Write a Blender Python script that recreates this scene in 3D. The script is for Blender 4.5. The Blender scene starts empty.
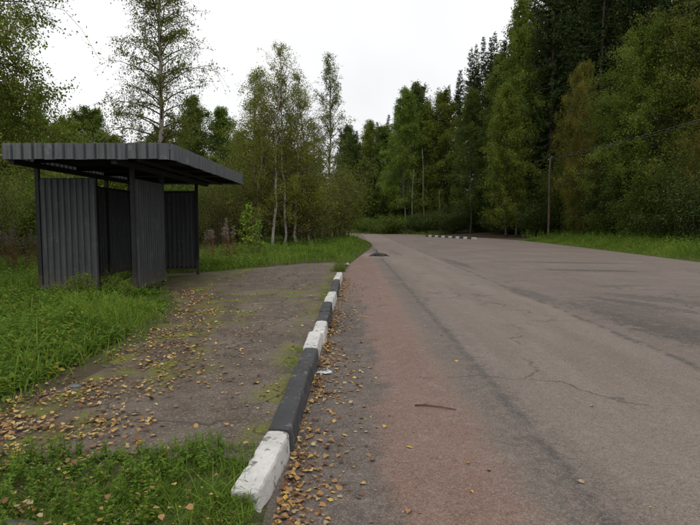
import bpy, math, random
import numpy as np
random.seed(7)
rng = np.random.default_rng(7)
scene = bpy.context.scene
col = scene.collection

# ------------------------------------------------------------------ camera
F_PX = 544.0                      # focal length in pixels of a 700 px wide picture
PITCH = math.radians(4.26)
CAM_H = 1.5
cam_d = bpy.data.cameras.new('camera')
cam_d.sensor_width = 36.0
cam_d.lens = 36.0 * F_PX / 700.0
cam_d.clip_start = 0.05
cam_d.clip_end = 4000.0
cam = bpy.data.objects.new('camera', cam_d)
cam.location = (0, 0, CAM_H)
cam.rotation_euler = (math.pi / 2 - PITCH, 0, 0)
col.objects.link(cam)
scene.camera = cam

# ------------------------------------------------------------------ light
SUN_EL, SUN_AZ = math.radians(58), math.radians(165)    # azimuth from +Y, clockwise
world = bpy.data.worlds.new('World')
scene.world = world
world.use_nodes = True
wn = world.node_tree
wn.nodes.clear()
w_out = wn.nodes.new('ShaderNodeOutputWorld')
w_bg = wn.nodes.new('ShaderNodeBackground')
w_bg.inputs['Strength'].default_value = 0.1
sky = wn.nodes.new('ShaderNodeTexSky')
sky.sky_type = 'NISHITA'
sky.sun_disc = False
sky.sun_elevation = SUN_EL
sky.sun_rotation = SUN_AZ
sky.dust_density = 4.0
w_mix = wn.nodes.new('ShaderNodeMixRGB')
w_mix.inputs['Fac'].default_value = 0.94
w_noise = wn.nodes.new('ShaderNodeTexNoise')
w_noise.inputs['Scale'].default_value = 2.2
w_noise.inputs['Detail'].default_value = 4.0
w_tc = wn.nodes.new('ShaderNodeTexCoord')
w_ramp = wn.nodes.new('ShaderNodeValToRGB')
w_ramp.color_ramp.elements[0].position = 0.3
w_ramp.color_ramp.elements[0].color = (0.76, 0.766, 0.772, 1)
w_ramp.color_ramp.elements[1].position = 0.7
w_ramp.color_ramp.elements[1].color = (0.965, 0.963, 0.96, 1)
w_gain = wn.nodes.new('ShaderNodeVectorMath')
w_gain.operation = 'SCALE'
w_gain.inputs['Scale'].default_value = 9.0
wn.links.new(w_tc.outputs['Generated'], w_noise.inputs['Vector'])
wn.links.new(w_noise.outputs['Fac'], w_ramp.inputs['Fac'])
wn.links.new(w_ramp.outputs['Color'], w_gain.inputs[0])
wn.links.new(sky.outputs['Color'], w_mix.inputs['Color1'])
wn.links.new(w_gain.outputs['Vector'], w_mix.inputs['Color2'])
wn.links.new(w_mix.outputs['Color'], w_bg.inputs['Color'])
wn.links.new(w_bg.outputs['Background'], w_out.inputs['Surface'])

sun_d = bpy.data.lights.new('sun', 'SUN')
sun_d.energy = 1.0
sun_d.angle = math.radians(25)
sun_d.color = (1.0, 0.96, 0.9)
sun = bpy.data.objects.new('sun', sun_d)
sun.rotation_euler = (math.pi / 2 - SUN_EL, 0, -SUN_AZ + math.pi)
sun.location = (20, -15, 40)
col.objects.link(sun)

vs = scene.view_settings
vs.view_transform = 'Standard'
vs.look = 'None'
vs.gamma = 1.0
vs.exposure = 0.45
vs.use_curve_mapping = False
scene.cycles.max_bounces = 6
scene.cycles.diffuse_bounces = 3
scene.cycles.transmission_bounces = 3
scene.cycles.use_denoising = True

# ------------------------------------------------------------------ helpers
def ray_ground(px, py, z=0.0):
    """pixel of the 700x525 photograph -> point on the level z"""
    dx = (px - 350.0) / F_PX
    dy = (262.5 - py) / F_PX
    c, s = math.cos(PITCH), math.sin(PITCH)
    Y = c + dy * s
    Z = -s + dy * c
    t = (z - CAM_H) / Z
    return dx * t, Y * t

def at_depth(px, d):
    return (px - 350.0) / F_PX * d

def value_noise(x, y, seed=0):
    def h(i, j):
        n = np.sin(i * 127.1 + j * 311.7 + seed * 74.7) * 43758.5453
        return n - np.floor(n)
    xi, yi = np.floor(x), np.floor(y)
    fx, fy = x - xi, y - yi
    fx = fx * fx * (3 - 2 * fx)
    fy = fy * fy * (3 - 2 * fy)
    a, b = h(xi, yi), h(xi + 1, yi)
    c, d = h(xi, yi + 1), h(xi + 1, yi + 1)
    return (a * (1 - fx) + b * fx) * (1 - fy) + (c * (1 - fx) + d * fx) * fy

def in_poly(x, y, poly):
    inside = np.zeros(np.shape(x), bool)
    n = len(poly)
    for i in range(n):
        x1, y1 = poly[i]
        x2, y2 = poly[(i + 1) % n]
        if y1 == y2:
            continue
        cond = ((y1 > y) != (y2 > y)) & (x < (x2 - x1) * (y - y1) / (y2 - y1) + x1)
        inside ^= cond
    return inside

def dist_poly(x, y, poly):
    best = np.full(np.shape(x), 1e9)
    n = len(poly)
    for i in range(n):
        x1, y1 = poly[i]
        x2, y2 = poly[(i + 1) % n]
        dx, dy = x2 - x1, y2 - y1
        L = dx * dx + dy * dy + 1e-9
        t = np.clip(((x - x1) * dx + (y - y1) * dy) / L, 0, 1)
        best = np.minimum(best, np.hypot(x - x1 - t * dx, y - y1 - t * dy))
    return best

def np_mesh(name, V, faces, mat=None, tint=None, smooth=False):
    """faces: list of integer arrays (n, k)"""
    me = bpy.data.meshes.new(name)
    V = np.asarray(V, np.float32)
    loops = np.concatenate([np.asarray(f, np.int32).ravel() for f in faces])
    sizes = np.concatenate([np.full(len(f), np.shape(f)[1], np.int32) for f in faces])
    starts = np.concatenate([[0], np.cumsum(sizes)[:-1]]).astype(np.int32)
    me.vertices.add(len(V))
    me.vertices.foreach_set('co', V.ravel())
    me.loops.add(len(loops))
    me.loops.foreach_set('vertex_index', loops)
    me.polygons.add(len(sizes))
    me.polygons.foreach_set('loop_start', starts)
    me.polygons.foreach_set('loop_total', sizes)
    me.update(calc_edges=True)
    if tint is not None:
        at = me.attributes.new('tint', 'FLOAT', 'POINT')
        at.data.foreach_set('value', np.asarray(tint, np.float32))
    me.polygons.foreach_set('use_smooth', np.full(len(sizes), bool(smooth)))
    if mat:
        me.materials.append(mat)
    me.validate()
    return me

def link(name, me, parent=None):
    o = bpy.data.objects.new(name, me)
    col.objects.link(o)
    if parent:
        o.parent = parent
    return o

def tag(o, label=None, cat=None, group=None, kind=None):
    if label: o['label'] = label
    if cat: o['category'] = cat
    if group: o['group'] = group
    if kind: o['kind'] = kind
    return o

def empty(name, loc, rz=0.0):
    o = bpy.data.objects.new(name, None)
    col.objects.link(o)
    o.location = loc
    o.rotation_euler = (0, 0, rz)
    return o

class MB:
    """collects shapes, builds one mesh"""
    def __init__(self):
        self.v, self.f, self.t, self.n = [], [], [], 0
    def add(self, V, faces, tint=0.5):
        V = np.asarray(V, float)
        self.v.append(V)
        for f in faces:
            self.f.append(np.asarray(f, int) + self.n)
        self.t.append(np.full(len(V), tint) if np.isscalar(tint) else np.asarray(tint, float))
        self.n += len(V)
    def box(self, x0, x1, y0, y1, z0, z1):
        V = [(x, y, z) for x in (x0, x1) for y in (y0, y1) for z in (z0, z1)]
        self.add(V, [[(0, 1, 3, 2), (4, 6, 7, 5), (0, 4, 5, 1), (2, 3, 7, 6), (0, 2, 6, 4), (1, 5, 7, 3)]])
    def tube(self, P, R, sides=6, cap=True, tint=0.5):
        P = np.asarray(P, float)
        n = len(P)
        R = np.broadcast_to(np.asarray(R, float), (n,))
        T = np.gradient(P, axis=0)
        T /= np.linalg.norm(T, axis=1, keepdims=True) + 1e-9
        up = np.array([0.31, 0.17, 0.93]) if abs(T[0, 2]) < 0.9 else np.array([1.0, 0.1, 0.0])
        A = np.cross(T, up)
        A /= np.linalg.norm(A, axis=1, keepdims=True) + 1e-9
        B = np.cross(T, A)
        ang = np.linspace(0, 2 * math.pi, sides, endpoint=False)
        V = P[:, None] + R[:, None, None] * (np.cos(ang)[None, :, None] * A[:, None] + np.sin(ang)[None, :, None] * B[:, None])
        V = V.reshape(-1, 3)
        i, j = np.meshgrid(np.arange(n - 1), np.arange(sides), indexing='ij')
        a = i * sides + j
        b = i * sides + (j + 1) % sides
        q = np.stack([a, b, b + sides, a + sides], -1).reshape(-1, 4)
        fs = [q]
        if cap:
            fs += [np.arange(sides)[None, ::-1], (np.arange(sides) + (n - 1) * sides)[None]]
        self.add(V, fs, tint)
    def mesh(self, name, mat=None, smooth=False):
        by = {}
        for f in self.f:
            by.setdefault(f.shape[1], []).append(f)
        return np_mesh(name, np.concatenate(self.v), [np.concatenate(b) for b in by.values()], mat, np.concatenate(self.t), smooth)
    def build(self, name, mat, parent=None, smooth=False):
        return link(name, self.mesh(name, mat, smooth), parent)

# ------------------------------------------------------------------ node helpers
class NT:
    def __init__(self, name):
        self.mat = bpy.data.materials.new(name)
        self.mat.use_nodes = True
        self.t = self.mat.node_tree
        self.t.nodes.clear()
        self.out = self.t.nodes.new('ShaderNodeOutputMaterial')
    def put(self, sock, v):
        if isinstance(v, bpy.types.NodeSocket):
            self.t.links.new(v, sock)
        elif isinstance(v, (tuple, list)):
            v = tuple(v)
            if sock.type == 'RGBA' and len(v) == 3:
                v = v + (1,)
            sock.default_value = v
        else:
            sock.default_value = v
    def n(self, typ, props=None, **ins):
        nd = self.t.nodes.new('ShaderNode' + typ)
        for k, v in (props or {}).items():
            setattr(nd, k, v)
        for k, v in ins.items():
            key = k.replace('_', ' ')
            self.put(nd.inputs[int(k[1:])] if k[0] == 'i' and k[1:].isdigit() else nd.inputs[key], v)
        return nd
    def m(self, op, a, b=0.0, clamp=False):
        return self.n('Math', {'operation': op, 'use_clamp': clamp}, i0=a, i1=b).outputs[0]
    def mix(self, f, a, b, mode='MIX'):
        return self.n('MixRGB', {'blend_type': mode}, Fac=f, Color1=a, Color2=b).outputs[0]
    def noise(self, vec, scale, detail=4.0, rough=0.55, dist=0.0):
        return self.n('TexNoise', None, Vector=vec, Scale=scale, Detail=detail, Roughness=rough, Distortion=dist).outputs['Fac']
    def step(self, v, a, b, lo=0.0, hi=1.0):
        return self.n('MapRange', {'interpolation_type': 'SMOOTHSTEP'}, Value=v, From_Min=a, From_Max=b, To_Min=lo, To_Max=hi).outputs[0]
    def band(self, v, a, b, soft):
        return self.m('MULTIPLY', self.step(v, a - soft, a + soft), self.step(v, b - soft, b + soft, 1.0, 0.0))
    def scale(self, vec, s):
        return self.n('Mapping', None, Vector=vec, Scale=s).outputs[0]
    def obj(self):
        return self.n('TexCoord').outputs['Object']
    def bump(self, h, strength=0.4, dist=0.02):
        return self.n('Bump', None, Height=h, Strength=strength, Distance=dist).outputs[0]
    def done(self, color, rough=0.8, normal=None, metal=0.0, spec=0.4):
        b = self.n('BsdfPrincipled', None, Base_Color=color, Roughness=rough, Metallic=metal)
        b.inputs['Specular IOR Level'].default_value = spec
        if normal is not None:
            self.put(b.inputs['Normal'], normal)
        self.t.links.new(b.outputs[0], self.out.inputs['Surface'])
        return self.mat

def simple_mat(name, c0, c1, scale=8.0, rough=0.8, bump=0.3, dist=0.01, spec=0.3, metal=0.0):
    t = NT(name)
    o = t.obj()
    f = t.noise(o, scale, 6.0, 0.65)
    c = t.mix(t.step(f, 0.35, 0.65), c0, c1)
    return t.done(c, rough, t.bump(f, bump, dist), metal, spec)

def leaf_mat(name, dark, light, extra=None, extra_at=0.9, trans=0.3, rough=0.6, objvar=0.25, spec=0.18):
    """leaf colour varies from leaf to leaf (attribute tint) and a little from plant to plant"""
    t = NT(name)
    a = t.n('Attribute', {'attribute_name': 'tint'}).outputs['Fac']
    c = t.mix(t.step(a, 0.0, 1.0), dark, light)
    if extra:
        c = t.mix(t.step(a, extra_at, min(1.0, extra_at + 0.06)), c, extra)
    r = t.n('ObjectInfo').outputs['Random']
    hs = t.n('HueSaturation', None, Hue=t.step(r, 0, 1, 0.5 - 0.025 * objvar, 0.5 + 0.02 * objvar), Saturation=1.0,
             Value=t.step(r, 0, 1, 1 - objvar * 0.5, 1 + objvar * 0.5), Color=c).outputs[0]
    b = t.n('BsdfPrincipled', None, Base_Color=hs, Roughness=rough)
    b.inputs['Specular IOR Level'].default_value = spec
    tr = t.n('BsdfTranslucent', None, Color=hs)
    mx = t.n('MixShader', None, i0=trans, i1=b.outputs[0], i2=tr.outputs[0])
    t.t.links.new(mx.outputs[0], t.out.inputs['Surface'])
    return t.mat

# ------------------------------------------------------------------ the lie of the land
KERB_Y0, KERB_Y1 = 2.66, 14.5
def kerb_x(y):
    return -0.515 + 0.0165 * np.asarray(y, float)
PLAT_Z = 0.12
# road outline, left edge outwards then the far side and back along the right edge
ROAD = [(-0.62, -40), (float(kerb_x(0)), 0), (float(kerb_x(15)), 15.0), (-0.15, 18), (0.45, 24), (1.2, 31), (1.55, 37), (1.3, 44), (0.3, 51),
        (-1.5, 56.5), (-5, 60), (-12, 63), (-30, 68), (-80, 80), (-80, 92), (-30, 79), (-10, 74.5), (0, 72.5), (5, 68.5), (8.6, 64), (11.4, 55),
        (13.4, 49), (14.0, 42), (13.7, 32), (13.1, 21), (12.6, 12), (12.3, 0), (12, -40)]
def smooth_poly(p, it=2):
    p = [tuple(map(float, q)) for q in p]
    for _ in range(it):
        q = []
        for i in range(len(p)):
            a, b = p[i], p[(i + 1) % len(p)]
            if math.hypot(a[0] - b[0], a[1] - b[1]) < 0.3:
                q += [a]
                continue
            q += [(a[0] * .75 + b[0] * .25, a[1] * .75 + b[1] * .25), (a[0] * .25 + b[0] * .75, a[1] * .25 + b[1] * .75)]
        p = q
    return p
ROAD = smooth_poly(ROAD)
PLAT = [(float(kerb_x(3.0)) - 0.05, 3.0), (float(kerb_x(14.6)) - 0.05, 14.6), (-0.35, 18.6), (-1.6, 18.4), (-3.2, 16.9), (-4.4, 15.9), (-5.9, 15.6), (-5.9, 12.8), (-4.3, 12.3), (-3.75, 11.4),
        (-3.2, 10.2), (-2.8, 9.0), (-2.55, 7.0), (-2.45, 5.4), (-2.55, 4.4), (-2.7, 3.3)]

def plat_z(x):
    return PLAT_Z - 0.028 * np.clip(-0.5 - np.asarray(x, float), 0, 6.0)

def left_x(y):
    y = np.asarray(y, float)
    pts = [(-40, -0.62), (0, float(kerb_x(0))), (15, float(kerb_x(15))), (18, -0.12), (24, 0.42), (31, 1.12), (37, 1.45), (44, 1.2), (51, 0.2), (56, -1.4), (90, -1.4)]
    return np.interp(y, [p[0] for p in pts], [p[1] for p in pts])

def ground_z(x, y):
    x = np.asarray(x, float); y = np.asarray(y, float)
    inside = in_poly(x, y, ROAD)
    d = dist_poly(x, y, ROAD)
    und = (value_noise(x * 0.35, y * 0.35, 3) - 0.5) * 0.10 + (value_noise(x * 1.3, y * 1.3, 5) - 0.5) * 0.05
    left = (x < left_x(y)) & (y < 57)
    near_plat = in_poly(x, y, PLAT) | (dist_poly(x, y, PLAT) < 0.4)
    flat = np.where(near_plat, 0.0, 1.0)
    z_left_kerb = plat_z(x) + und * flat * np.clip(d / 1.0, 0, 1)
    z_left_kerb = z_left_kerb - 0.085 * np.exp(-((x + 0.72) ** 2 / 0.16 + (y - 2.25) ** 2 / 0.11))     # hollow at the kerb end
    ramp = np.clip(d / 0.8, 0, 1)
    z_left_far = -0.03 + (plat_z(x) + 0.09 + und) * ramp
    bl = np.clip((y - 14.8) / 5.0, 0, 1)
    z_left = np.where(y < 14.8, z_left_kerb, np.where(near_plat, z_left_kerb, z_left_kerb * (1 - bl) + z_left_far * bl))
    z_left = np.where((y >= 14.8) & (d < 0.5), np.minimum(z_left, -0.03 + 0.3 * d), z_left)
    z_right = -0.03 + np.clip(d / 1.2, 0, 1) * 0.12 + np.clip((d - 1.5) / 10, 0, 1) * 0.5 + und * np.clip(d / 2, 0, 1)
    z = np.where(left, z_left, z_right)
    return np.where(inside, -0.04 * np.clip(d / 0.06, 0, 1), z)

def gz(x, y):
    return float(ground_z(np.array([x]), np.array([y]))[0])

# ------------------------------------------------------------------ materials of the setting
def make_ground_mat():
    t = NT('ground_soil_and_moss')
    o = t.obj()
    n1 = t.noise(o, 0.7, 5, 0.6)
    n2 = t.noise(o, 6.0, 6, 0.65)
    n3 = t.noise(o, 45.0, 4, 0.6)
    c = t.mix(t.step(n2, 0.35, 0.65), (0.045, 0.05, 0.016), (0.06, 0.085, 0.022))
    c = t.mix(t.step(n1, 0.42, 0.6), c, (0.07, 0.052, 0.034))
    c = t.mix(t.step(n3, 0.45, 0.75), c, (0.03, 0.03, 0.014))
    x = t.n('SeparateXYZ', None, Vector=o)
    forest = t.m('MAXIMUM', t.step(x.outputs['X'], 19.0, 20.5), t.m('MULTIPLY', t.step(x.outputs['Y'], 45.0, 47.5), t.step(x.outputs['X'], 9.0, 12.0)))          # leaf litter under the trees
    c = t.mix(forest, c, t.mix(t.step(n2, 0.4, 0.6), (0.055, 0.035, 0.022), (0.035, 0.03, 0.014)))
    h = t.m('ADD', t.m('MULTIPLY', n2, 0.7), t.m('MULTIPLY', n3, 0.3))
    return t.done(c, 0.95, t.bump(h, 0.7, 0.05), 0, 0.15)

def make_road_mat():
    t = NT('worn_asphalt')
    o = t.obj()
    s = t.n('SeparateXYZ', None, Vector=o)
    X, Y = s.outputs['X'], s.outputs['Y']
    w1 = t.m('SUBTRACT', t.noise(o, 0.9, 3, 0.6), 0.5)
    w2 = t.m('SUBTRACT', t.noise(o, 5.0, 4, 0.7), 0.5)
    Xw = t.m('ADD', X, t.m('ADD', t.m('MULTIPLY', w1, 0.35), t.m('MULTIPLY', w2, 0.18)))
    Xs = t.m('ADD', X, t.m('ADD', t.m('MULTIPLY', w1, 0.12), t.m('MULTIPLY', w2, 0.16)))
    fine = t.noise(o, 26.0, 5, 0.75)
    long_n = t.noise(t.scale(o, (1.6, 0.22, 1)), 1.0, 5, 0.6)
    broad = t.noise(o, 0.45, 5, 0.6)
    grain = t.noise(o, 95.0, 3, 0.7)
    vor = t.n('TexVoronoi', None, Vector=o, Scale=135.0)
    stone = vor.outputs['Color']
    stone_v = t.n('SeparateColor', None, Color=stone).outputs[0]
    # main lane
    c = t.mix(t.step(long_n, 0.3, 0.7), (0.15, 0.12, 0.1), (0.2, 0.162, 0.137))
    c = t.mix(t.step(Y, 14, 45, 0.0, 0.7), c, (0.225, 0.174, 0.146))
    # right lane, darker and patchy
    c = t.mix(t.m('MULTIPLY', t.step(Xs, 3.55, 3.75), t.step(broad, 0.35, 0.6, 0.35, 0.8)), c, (0.128, 0.102, 0.086))
    # grey strip left of the joint, reddish strip, gutter strip
    c = t.mix(t.m('MULTIPLY', t.band(Xw, 0.9, 1.32, 0.09), t.step(long_n, 0.25, 0.6, 0.5, 1)), c, (0.142, 0.114, 0.094))
    c = t.mix(t.m('MULTIPLY', t.m('MULTIPLY', t.band(Xw, -0.7, 0.92, 0.16), t.step(fine, 0.3, 0.55, 0.7, 1.0)), t.step(Y, 26, 40, 0.9, 0.2)), c, t.mix(t.step(t.noise(o, 2.5, 5, 0.7), 0.35, 0.65), (0.175, 0.094, 0.07), (0.195, 0.118, 0.092)))
    gut = t.m('MULTIPLY', t.step(t.m('ADD', Xw, t.m('MULTIPLY', t.m('SUBTRACT', broad, 0.5), 0.9)), 0.16, 0.38, 1, 0), t.step(Y, 8, 13, 0.95, 0.1))
    c = t.mix(gut, c, t.mix(t.step(w2, -0.15, 0.15), (0.072, 0.058, 0.048), (0.115, 0.096, 0.082)))
    # joints between paving strips: broken dark lines
    brk = t.noise(t.scale(o, (1.0, 1.0, 1)), 3.0, 4, 0.7)
    j1 = t.m('MULTIPLY', t.band(Xs, 1.27, 1.36, 0.035), t.step(brk, 0.38, 0.55, 0.25, 0.95))
    c = t.mix(j1, c, (0.055, 0.05, 0.047))
    j1b = t.m('MULTIPLY', t.band(Xw, 1.05, 1.5, 0.12), t.step(t.noise(o, 11.0, 5, 0.75), 0.44, 0.58, 0.05, 0.75))
    c = t.mix(j1b, c, (0.075, 0.066, 0.06))
    j2 = t.m('MULTIPLY', t.band(Xs, 3.55, 3.66, 0.05), t.step(brk, 0.42, 0.54, 0.1, 1.0))
    c = t.mix(j2, c, (0.06, 0.052, 0.048))
    # damp, dark stains in the right lane
    def blot(cx, cy, rx, ry, rot, amt):
        mp = t.n('Mapping', {'vector_type': 'TEXTURE'}, Vector=o, Location=(cx, cy, 0), Rotation=(0, 0, rot), Scale=(rx, ry, 1))
        ln = t.n('VectorMath', {'operation': 'LENGTH'}, i0=mp.outputs[0]).outputs['Value']
        ln = t.m('ADD', ln, t.m('ADD', t.m('MULTIPLY', w2, 2.0), t.m('MULTIPLY', t.m('SUBTRACT', fine, 0.5), 1.6)))
        ln = t.m('ADD', ln, t.m('MULTIPLY', w1, 1.0))
        return t.m('MULTIPLY', t.step(ln, 0.55, 0.95, 1, 0), min(1.0, amt * 1.15))
    for b in ((4.7, 8.6, 0.9, 2.6, 0.16, 0.6), (8.2, 20.0, 2.6, 0.5, -0.2, 0.6), (6.0, 10.5, 0.5, 1.6, 0.7, 0.55), (-0.05, 8.0, 0.28, 2.2, 0.0, 0.55), (4.35, 7.6, 0.5, 2.0, 0.12, 0.9), (5.3, 9.8, 0.35, 1.6, 0.4, 0.7), (7.4, 16.8, 1.9, 0.45, -0.25, 0.8), (3.75, 11.2, 0.35, 1.8, 0.05, 0.6), (6.3, 12.7, 0.9, 0.3, 0.2, 0.5),
              (2.2, 27, 0.25, 3.0, 0.05, 0.4), (3.9, 20, 0.3, 3.5, 0.03, 0.6), (9.0, 11.0, 0.6, 2.2, 0.5, 0.45)):
        c = t.mix(blot(*b), c, (0.052, 0.044, 0.04))
    # pale sand by the heap at the road edge
    c = t.mix(blot(1.1, 24.6, 0.9, 1.9, 0.0, 0.6), c, (0.27, 0.24, 0.215))
    # cracks
    cr = t.n('TexVoronoi', {'feature': 'DISTANCE_TO_EDGE'}, Vector=t.n('VectorMath', {'operation': 'ADD'}, i0=o, i1=t.n('VectorMath', {'operation': 'SCALE'}, i0=t.n('TexNoise', None, Vector=o, Scale=1.8, Detail=5.0).outputs['Color'], Scale=0.9).outputs[0]).outputs[0], Scale=0.32).outputs['Distance']
    crk = t.m('MULTIPLY', t.step(cr, 0.002, 0.011, 1, 0), t.step(t.noise(o, 0.8, 3), 0.40, 0.56))
    c = t.mix(t.m('MULTIPLY', crk, 0.75), c, (0.04, 0.036, 0.033))
    # mottling and aggregate
    mot = t.noise(o, 16.0, 5, 0.75)
    c = t.mix(t.step(mot, 0.5, 0.68, 0.0, 0.45), c, (0.07, 0.058, 0.048))
    mot2 = t.noise(o, 5.5, 5, 0.7)
    c = t.mix(t.step(mot2, 0.52, 0.68, 0.0, 0.35), c, (0.26, 0.215, 0.18))
    c = t.mix(t.step(stone_v, 0.6, 1.0, 0.0, 0.42), c, (0.32, 0.26, 0.22))
    c = t.mix(t.step(stone_v, 0.0, 0.35, 0.65, 0.0), c, (0.06, 0.05, 0.045))
    c = t.mix(t.step(grain, 0.35, 0.7, 0.2, 0.0), c, (0.05, 0.045, 0.04))
    h = t.m('SUBTRACT', t.m('ADD', t.m('MULTIPLY', grain, 0.35), t.m('MULTIPLY', vor.outputs['Distance'], -0.5)), t.m('MULTIPLY', t.m('ADD', crk, j1), 0.5))
    return t.done(c, t.step(broad, 0.3, 0.7, 0.7, 0.9), t.bump(h, 0.55, 0.012), 0, 0.3)

def make_plat_mat():
    t = NT('old_platform_asphalt')
    o = t.obj()
    s = t.n('SeparateXYZ', None, Vector=o)
    X, Y = s.outputs['X'], s.outputs['Y']
    n1 = t.noise(o, 0.9, 5, 0.65)
    n2 = t.noise(o, 4.5, 6, 0.7)
    grain = t.noise(o, 70.0, 3, 0.7)
    vor = t.n('TexVoronoi', None, Vector=o, Scale=85.0)
    sv = t.n('SeparateColor', None, Color=vor.outputs['Color']).outputs[0]
    c = t.mix(t.step(n2, 0.3, 0.7), (0.072, 0.055, 0.042), (0.128, 0.101, 0.08))
    c = t.mix(t.step(n1, 0.45, 0.7, 0, 0.8), c, (0.15, 0.122, 0.1))
    c = t.mix(t.step(sv, 0.75, 1.0, 0.0, 0.45), c, (0.3, 0.27, 0.24))
    c = t.mix(t.step(grain, 0.3, 0.6, 0.45, 0.0), c, (0.03, 0.026, 0.022))
    # earth and moss creeping in from the grass, across the far part and along the kerb
    u = t.m('ADD', X, t.m('MULTIPLY', t.step(Y, 8.5, 12.5), 1.35))
    edge = t.step(t.m('ADD', u, t.m('MULTIPLY', t.m('SUBTRACT', n1, 0.5), 2.2)), -1.95, -1.35, 1, 0)
    c = t.mix(t.m('MULTIPLY', edge, 0.6), c, t.mix(t.step(n2, 0.4, 0.62), (0.06, 0.042, 0.028), (0.1, 0.078, 0.055)))
    strip = t.band(t.m('ADD', Y, t.m('MULTIPLY', t.m('SUBTRACT', n1, 0.5), 3.0)), 9.6, 11.6, 0.5)
    kerbm = t.m('MULTIPLY', t.step(X, -0.95, -0.55), 0.8)
    where = t.m('MAXIMUM', t.m('MAXIMUM', edge, strip), kerbm)
    moss = t.m('MULTIPLY', where, t.step(t.noise(o, 2.3, 6, 0.7), 0.47, 0.6))
    c = t.mix(t.m('MULTIPLY', moss, 0.9), c, t.mix(t.step(grain, 0.35, 0.65), (0.07, 0.085, 0.01), (0.15, 0.16, 0.018)))
    cr = t.n('TexVoronoi', {'feature': 'DISTANCE_TO_EDGE'}, Vector=t.n('VectorMath', {'operation': 'ADD'}, i0=o, i1=t.n('VectorMath', {'operation': 'SCALE'}, i0=t.n('TexNoise', None, Vector=o, Scale=2.5, Detail=5.0).outputs['Color'], Scale=0.6).outputs[0]).outputs[0], Scale=0.9).outputs['Distance']
    crk = t.m('MULTIPLY', t.step(cr, 0.004, 0.02, 1, 0), t.step(n1, 0.4, 0.55))
    c = t.mix(t.m('MULTIPLY', crk, 0.7), c, (0.03, 0.027, 0.02))
    h = t.m('ADD', t.m('ADD', t.m('MULTIPLY', grain, 0.3), t.m('MULTIPLY', n2, 0.8)), t.m('SUBTRACT', t.m('MULTIPLY', moss, 0.5), t.m('MULTIPLY', crk, 0.4)))
    return t.done(c, 0.92, t.bump(h, 0.6, 0.02), 0, 0.2)

def make_paint_mat(name, base, chip, wear):
    t = NT(name)
    o = t.obj()
    r = t.n('ObjectInfo').outputs['Random']
    off = t.n('VectorMath', {'operation': 'ADD'}, i0=o, i1=t.n('CombineXYZ', None, X=t.m('MULTIPLY', r, 37.0), Y=t.m('MULTIPLY', r, 11.0)).outputs[0]).outputs[0]
    n1 = t.noise(off, 9.0, 7, 0.72)
    n2 = t.noise(off, 55.0, 4, 0.7)
    n3 = t.noise(off, 2.5, 4, 0.6)
    c = t.mix(t.step(n3, 0.35, 0.7), base, tuple(v * 0.72 for v in base))
    c = t.mix(t.step(n2, 0.35, 0.7, 0.25, 0.0), c, tuple(v * 0.45 for v in base))
    c = t.mix(t.step(n1, wear, wear + 0.05), c, chip)
    z = t.n('SeparateXYZ', None, Vector=o).outputs['Z']
    c = t.mix(t.m('MULTIPLY', t.step(t.m('ADD', z, t.m('MULTIPLY', n1, 0.1)), 0.04, 0.12, 1, 0), 0.7), c, (0.07, 0.055, 0.042))
    h = t.m('ADD', t.m('MULTIPLY', n2, 0.5), t.m('MULTIPLY', n1, 0.7))
    return t.done(c, 0.8, t.bump(h, 0.6, 0.012), 0, 0.3)

def make_metal_mat(name, c0, c1, rust=0.72):
    t = NT(name)
    o = t.obj()
    st = t.noise(t.scale(o, (9, 9, 0.5)), 1.6, 6, 0.75)
    n2 = t.noise(o, 14.0, 6, 0.7)
    c = t.mix(t.step(st, 0.3, 0.7), c0, c1)
    c = t.mix(t.step(n2, rust, rust + 0.06, 0.0, 0.7), c, (0.075, 0.05, 0.035))
    c = t.mix(t.step(t.noise(o, 3.0, 5, 0.7), 0.55, 0.7, 0.0, 0.45), c, tuple(v * 1.8 for v in c1))
    run = t.noise(t.scale(o, (16, 16, 0.35)), 1.3, 5, 0.7)                 # rust and dirt runs
    c = t.mix(t.step(run, 0.6, 0.72, 0.0, 0.5), c, (0.06, 0.042, 0.03))
    zz_ = t.n('SeparateXYZ', None, Vector=o).outputs['Z']                  # splashed mud low down
    c = t.mix(t.m('MULTIPLY', t.step(t.m('ADD', zz_, t.m('MULTIPLY', n2, 0.5)), 0.5, 0.85, 1, 0), 0.5), c, (0.075, 0.06, 0.045))
    return t.done(c, t.step(n2, 0.3, 0.7, 0.5, 0.75), t.bump(n2, 0.15, 0.006), 0.0, 0.35)

M_GROUND = make_ground_mat()
M_ROAD = make_road_mat()
M_PLAT = make_plat_mat()
M_WHITE = make_paint_mat('white_kerb_paint', (0.56, 0.55, 0.53), (0.17, 0.15, 0.135), 0.575)
M_BLACK = make_paint_mat('black_kerb_paint', (0.05, 0.051, 0.054), (0.12, 0.11, 0.1), 0.57)
M_PANEL = make_metal_mat('grey_painted_sheet', (0.026, 0.029, 0.031), (0.052, 0.056, 0.06))
M_FASCIA = make_metal_mat('weathered_fascia_sheet', (0.048, 0.052, 0.056), (0.095, 0.1, 0.106), 0.66)
M_POST = make_metal_mat('black_painted_steel', (0.006, 0.006, 0.007), (0.012, 0.0115, 0.0115), 0.68)

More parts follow.
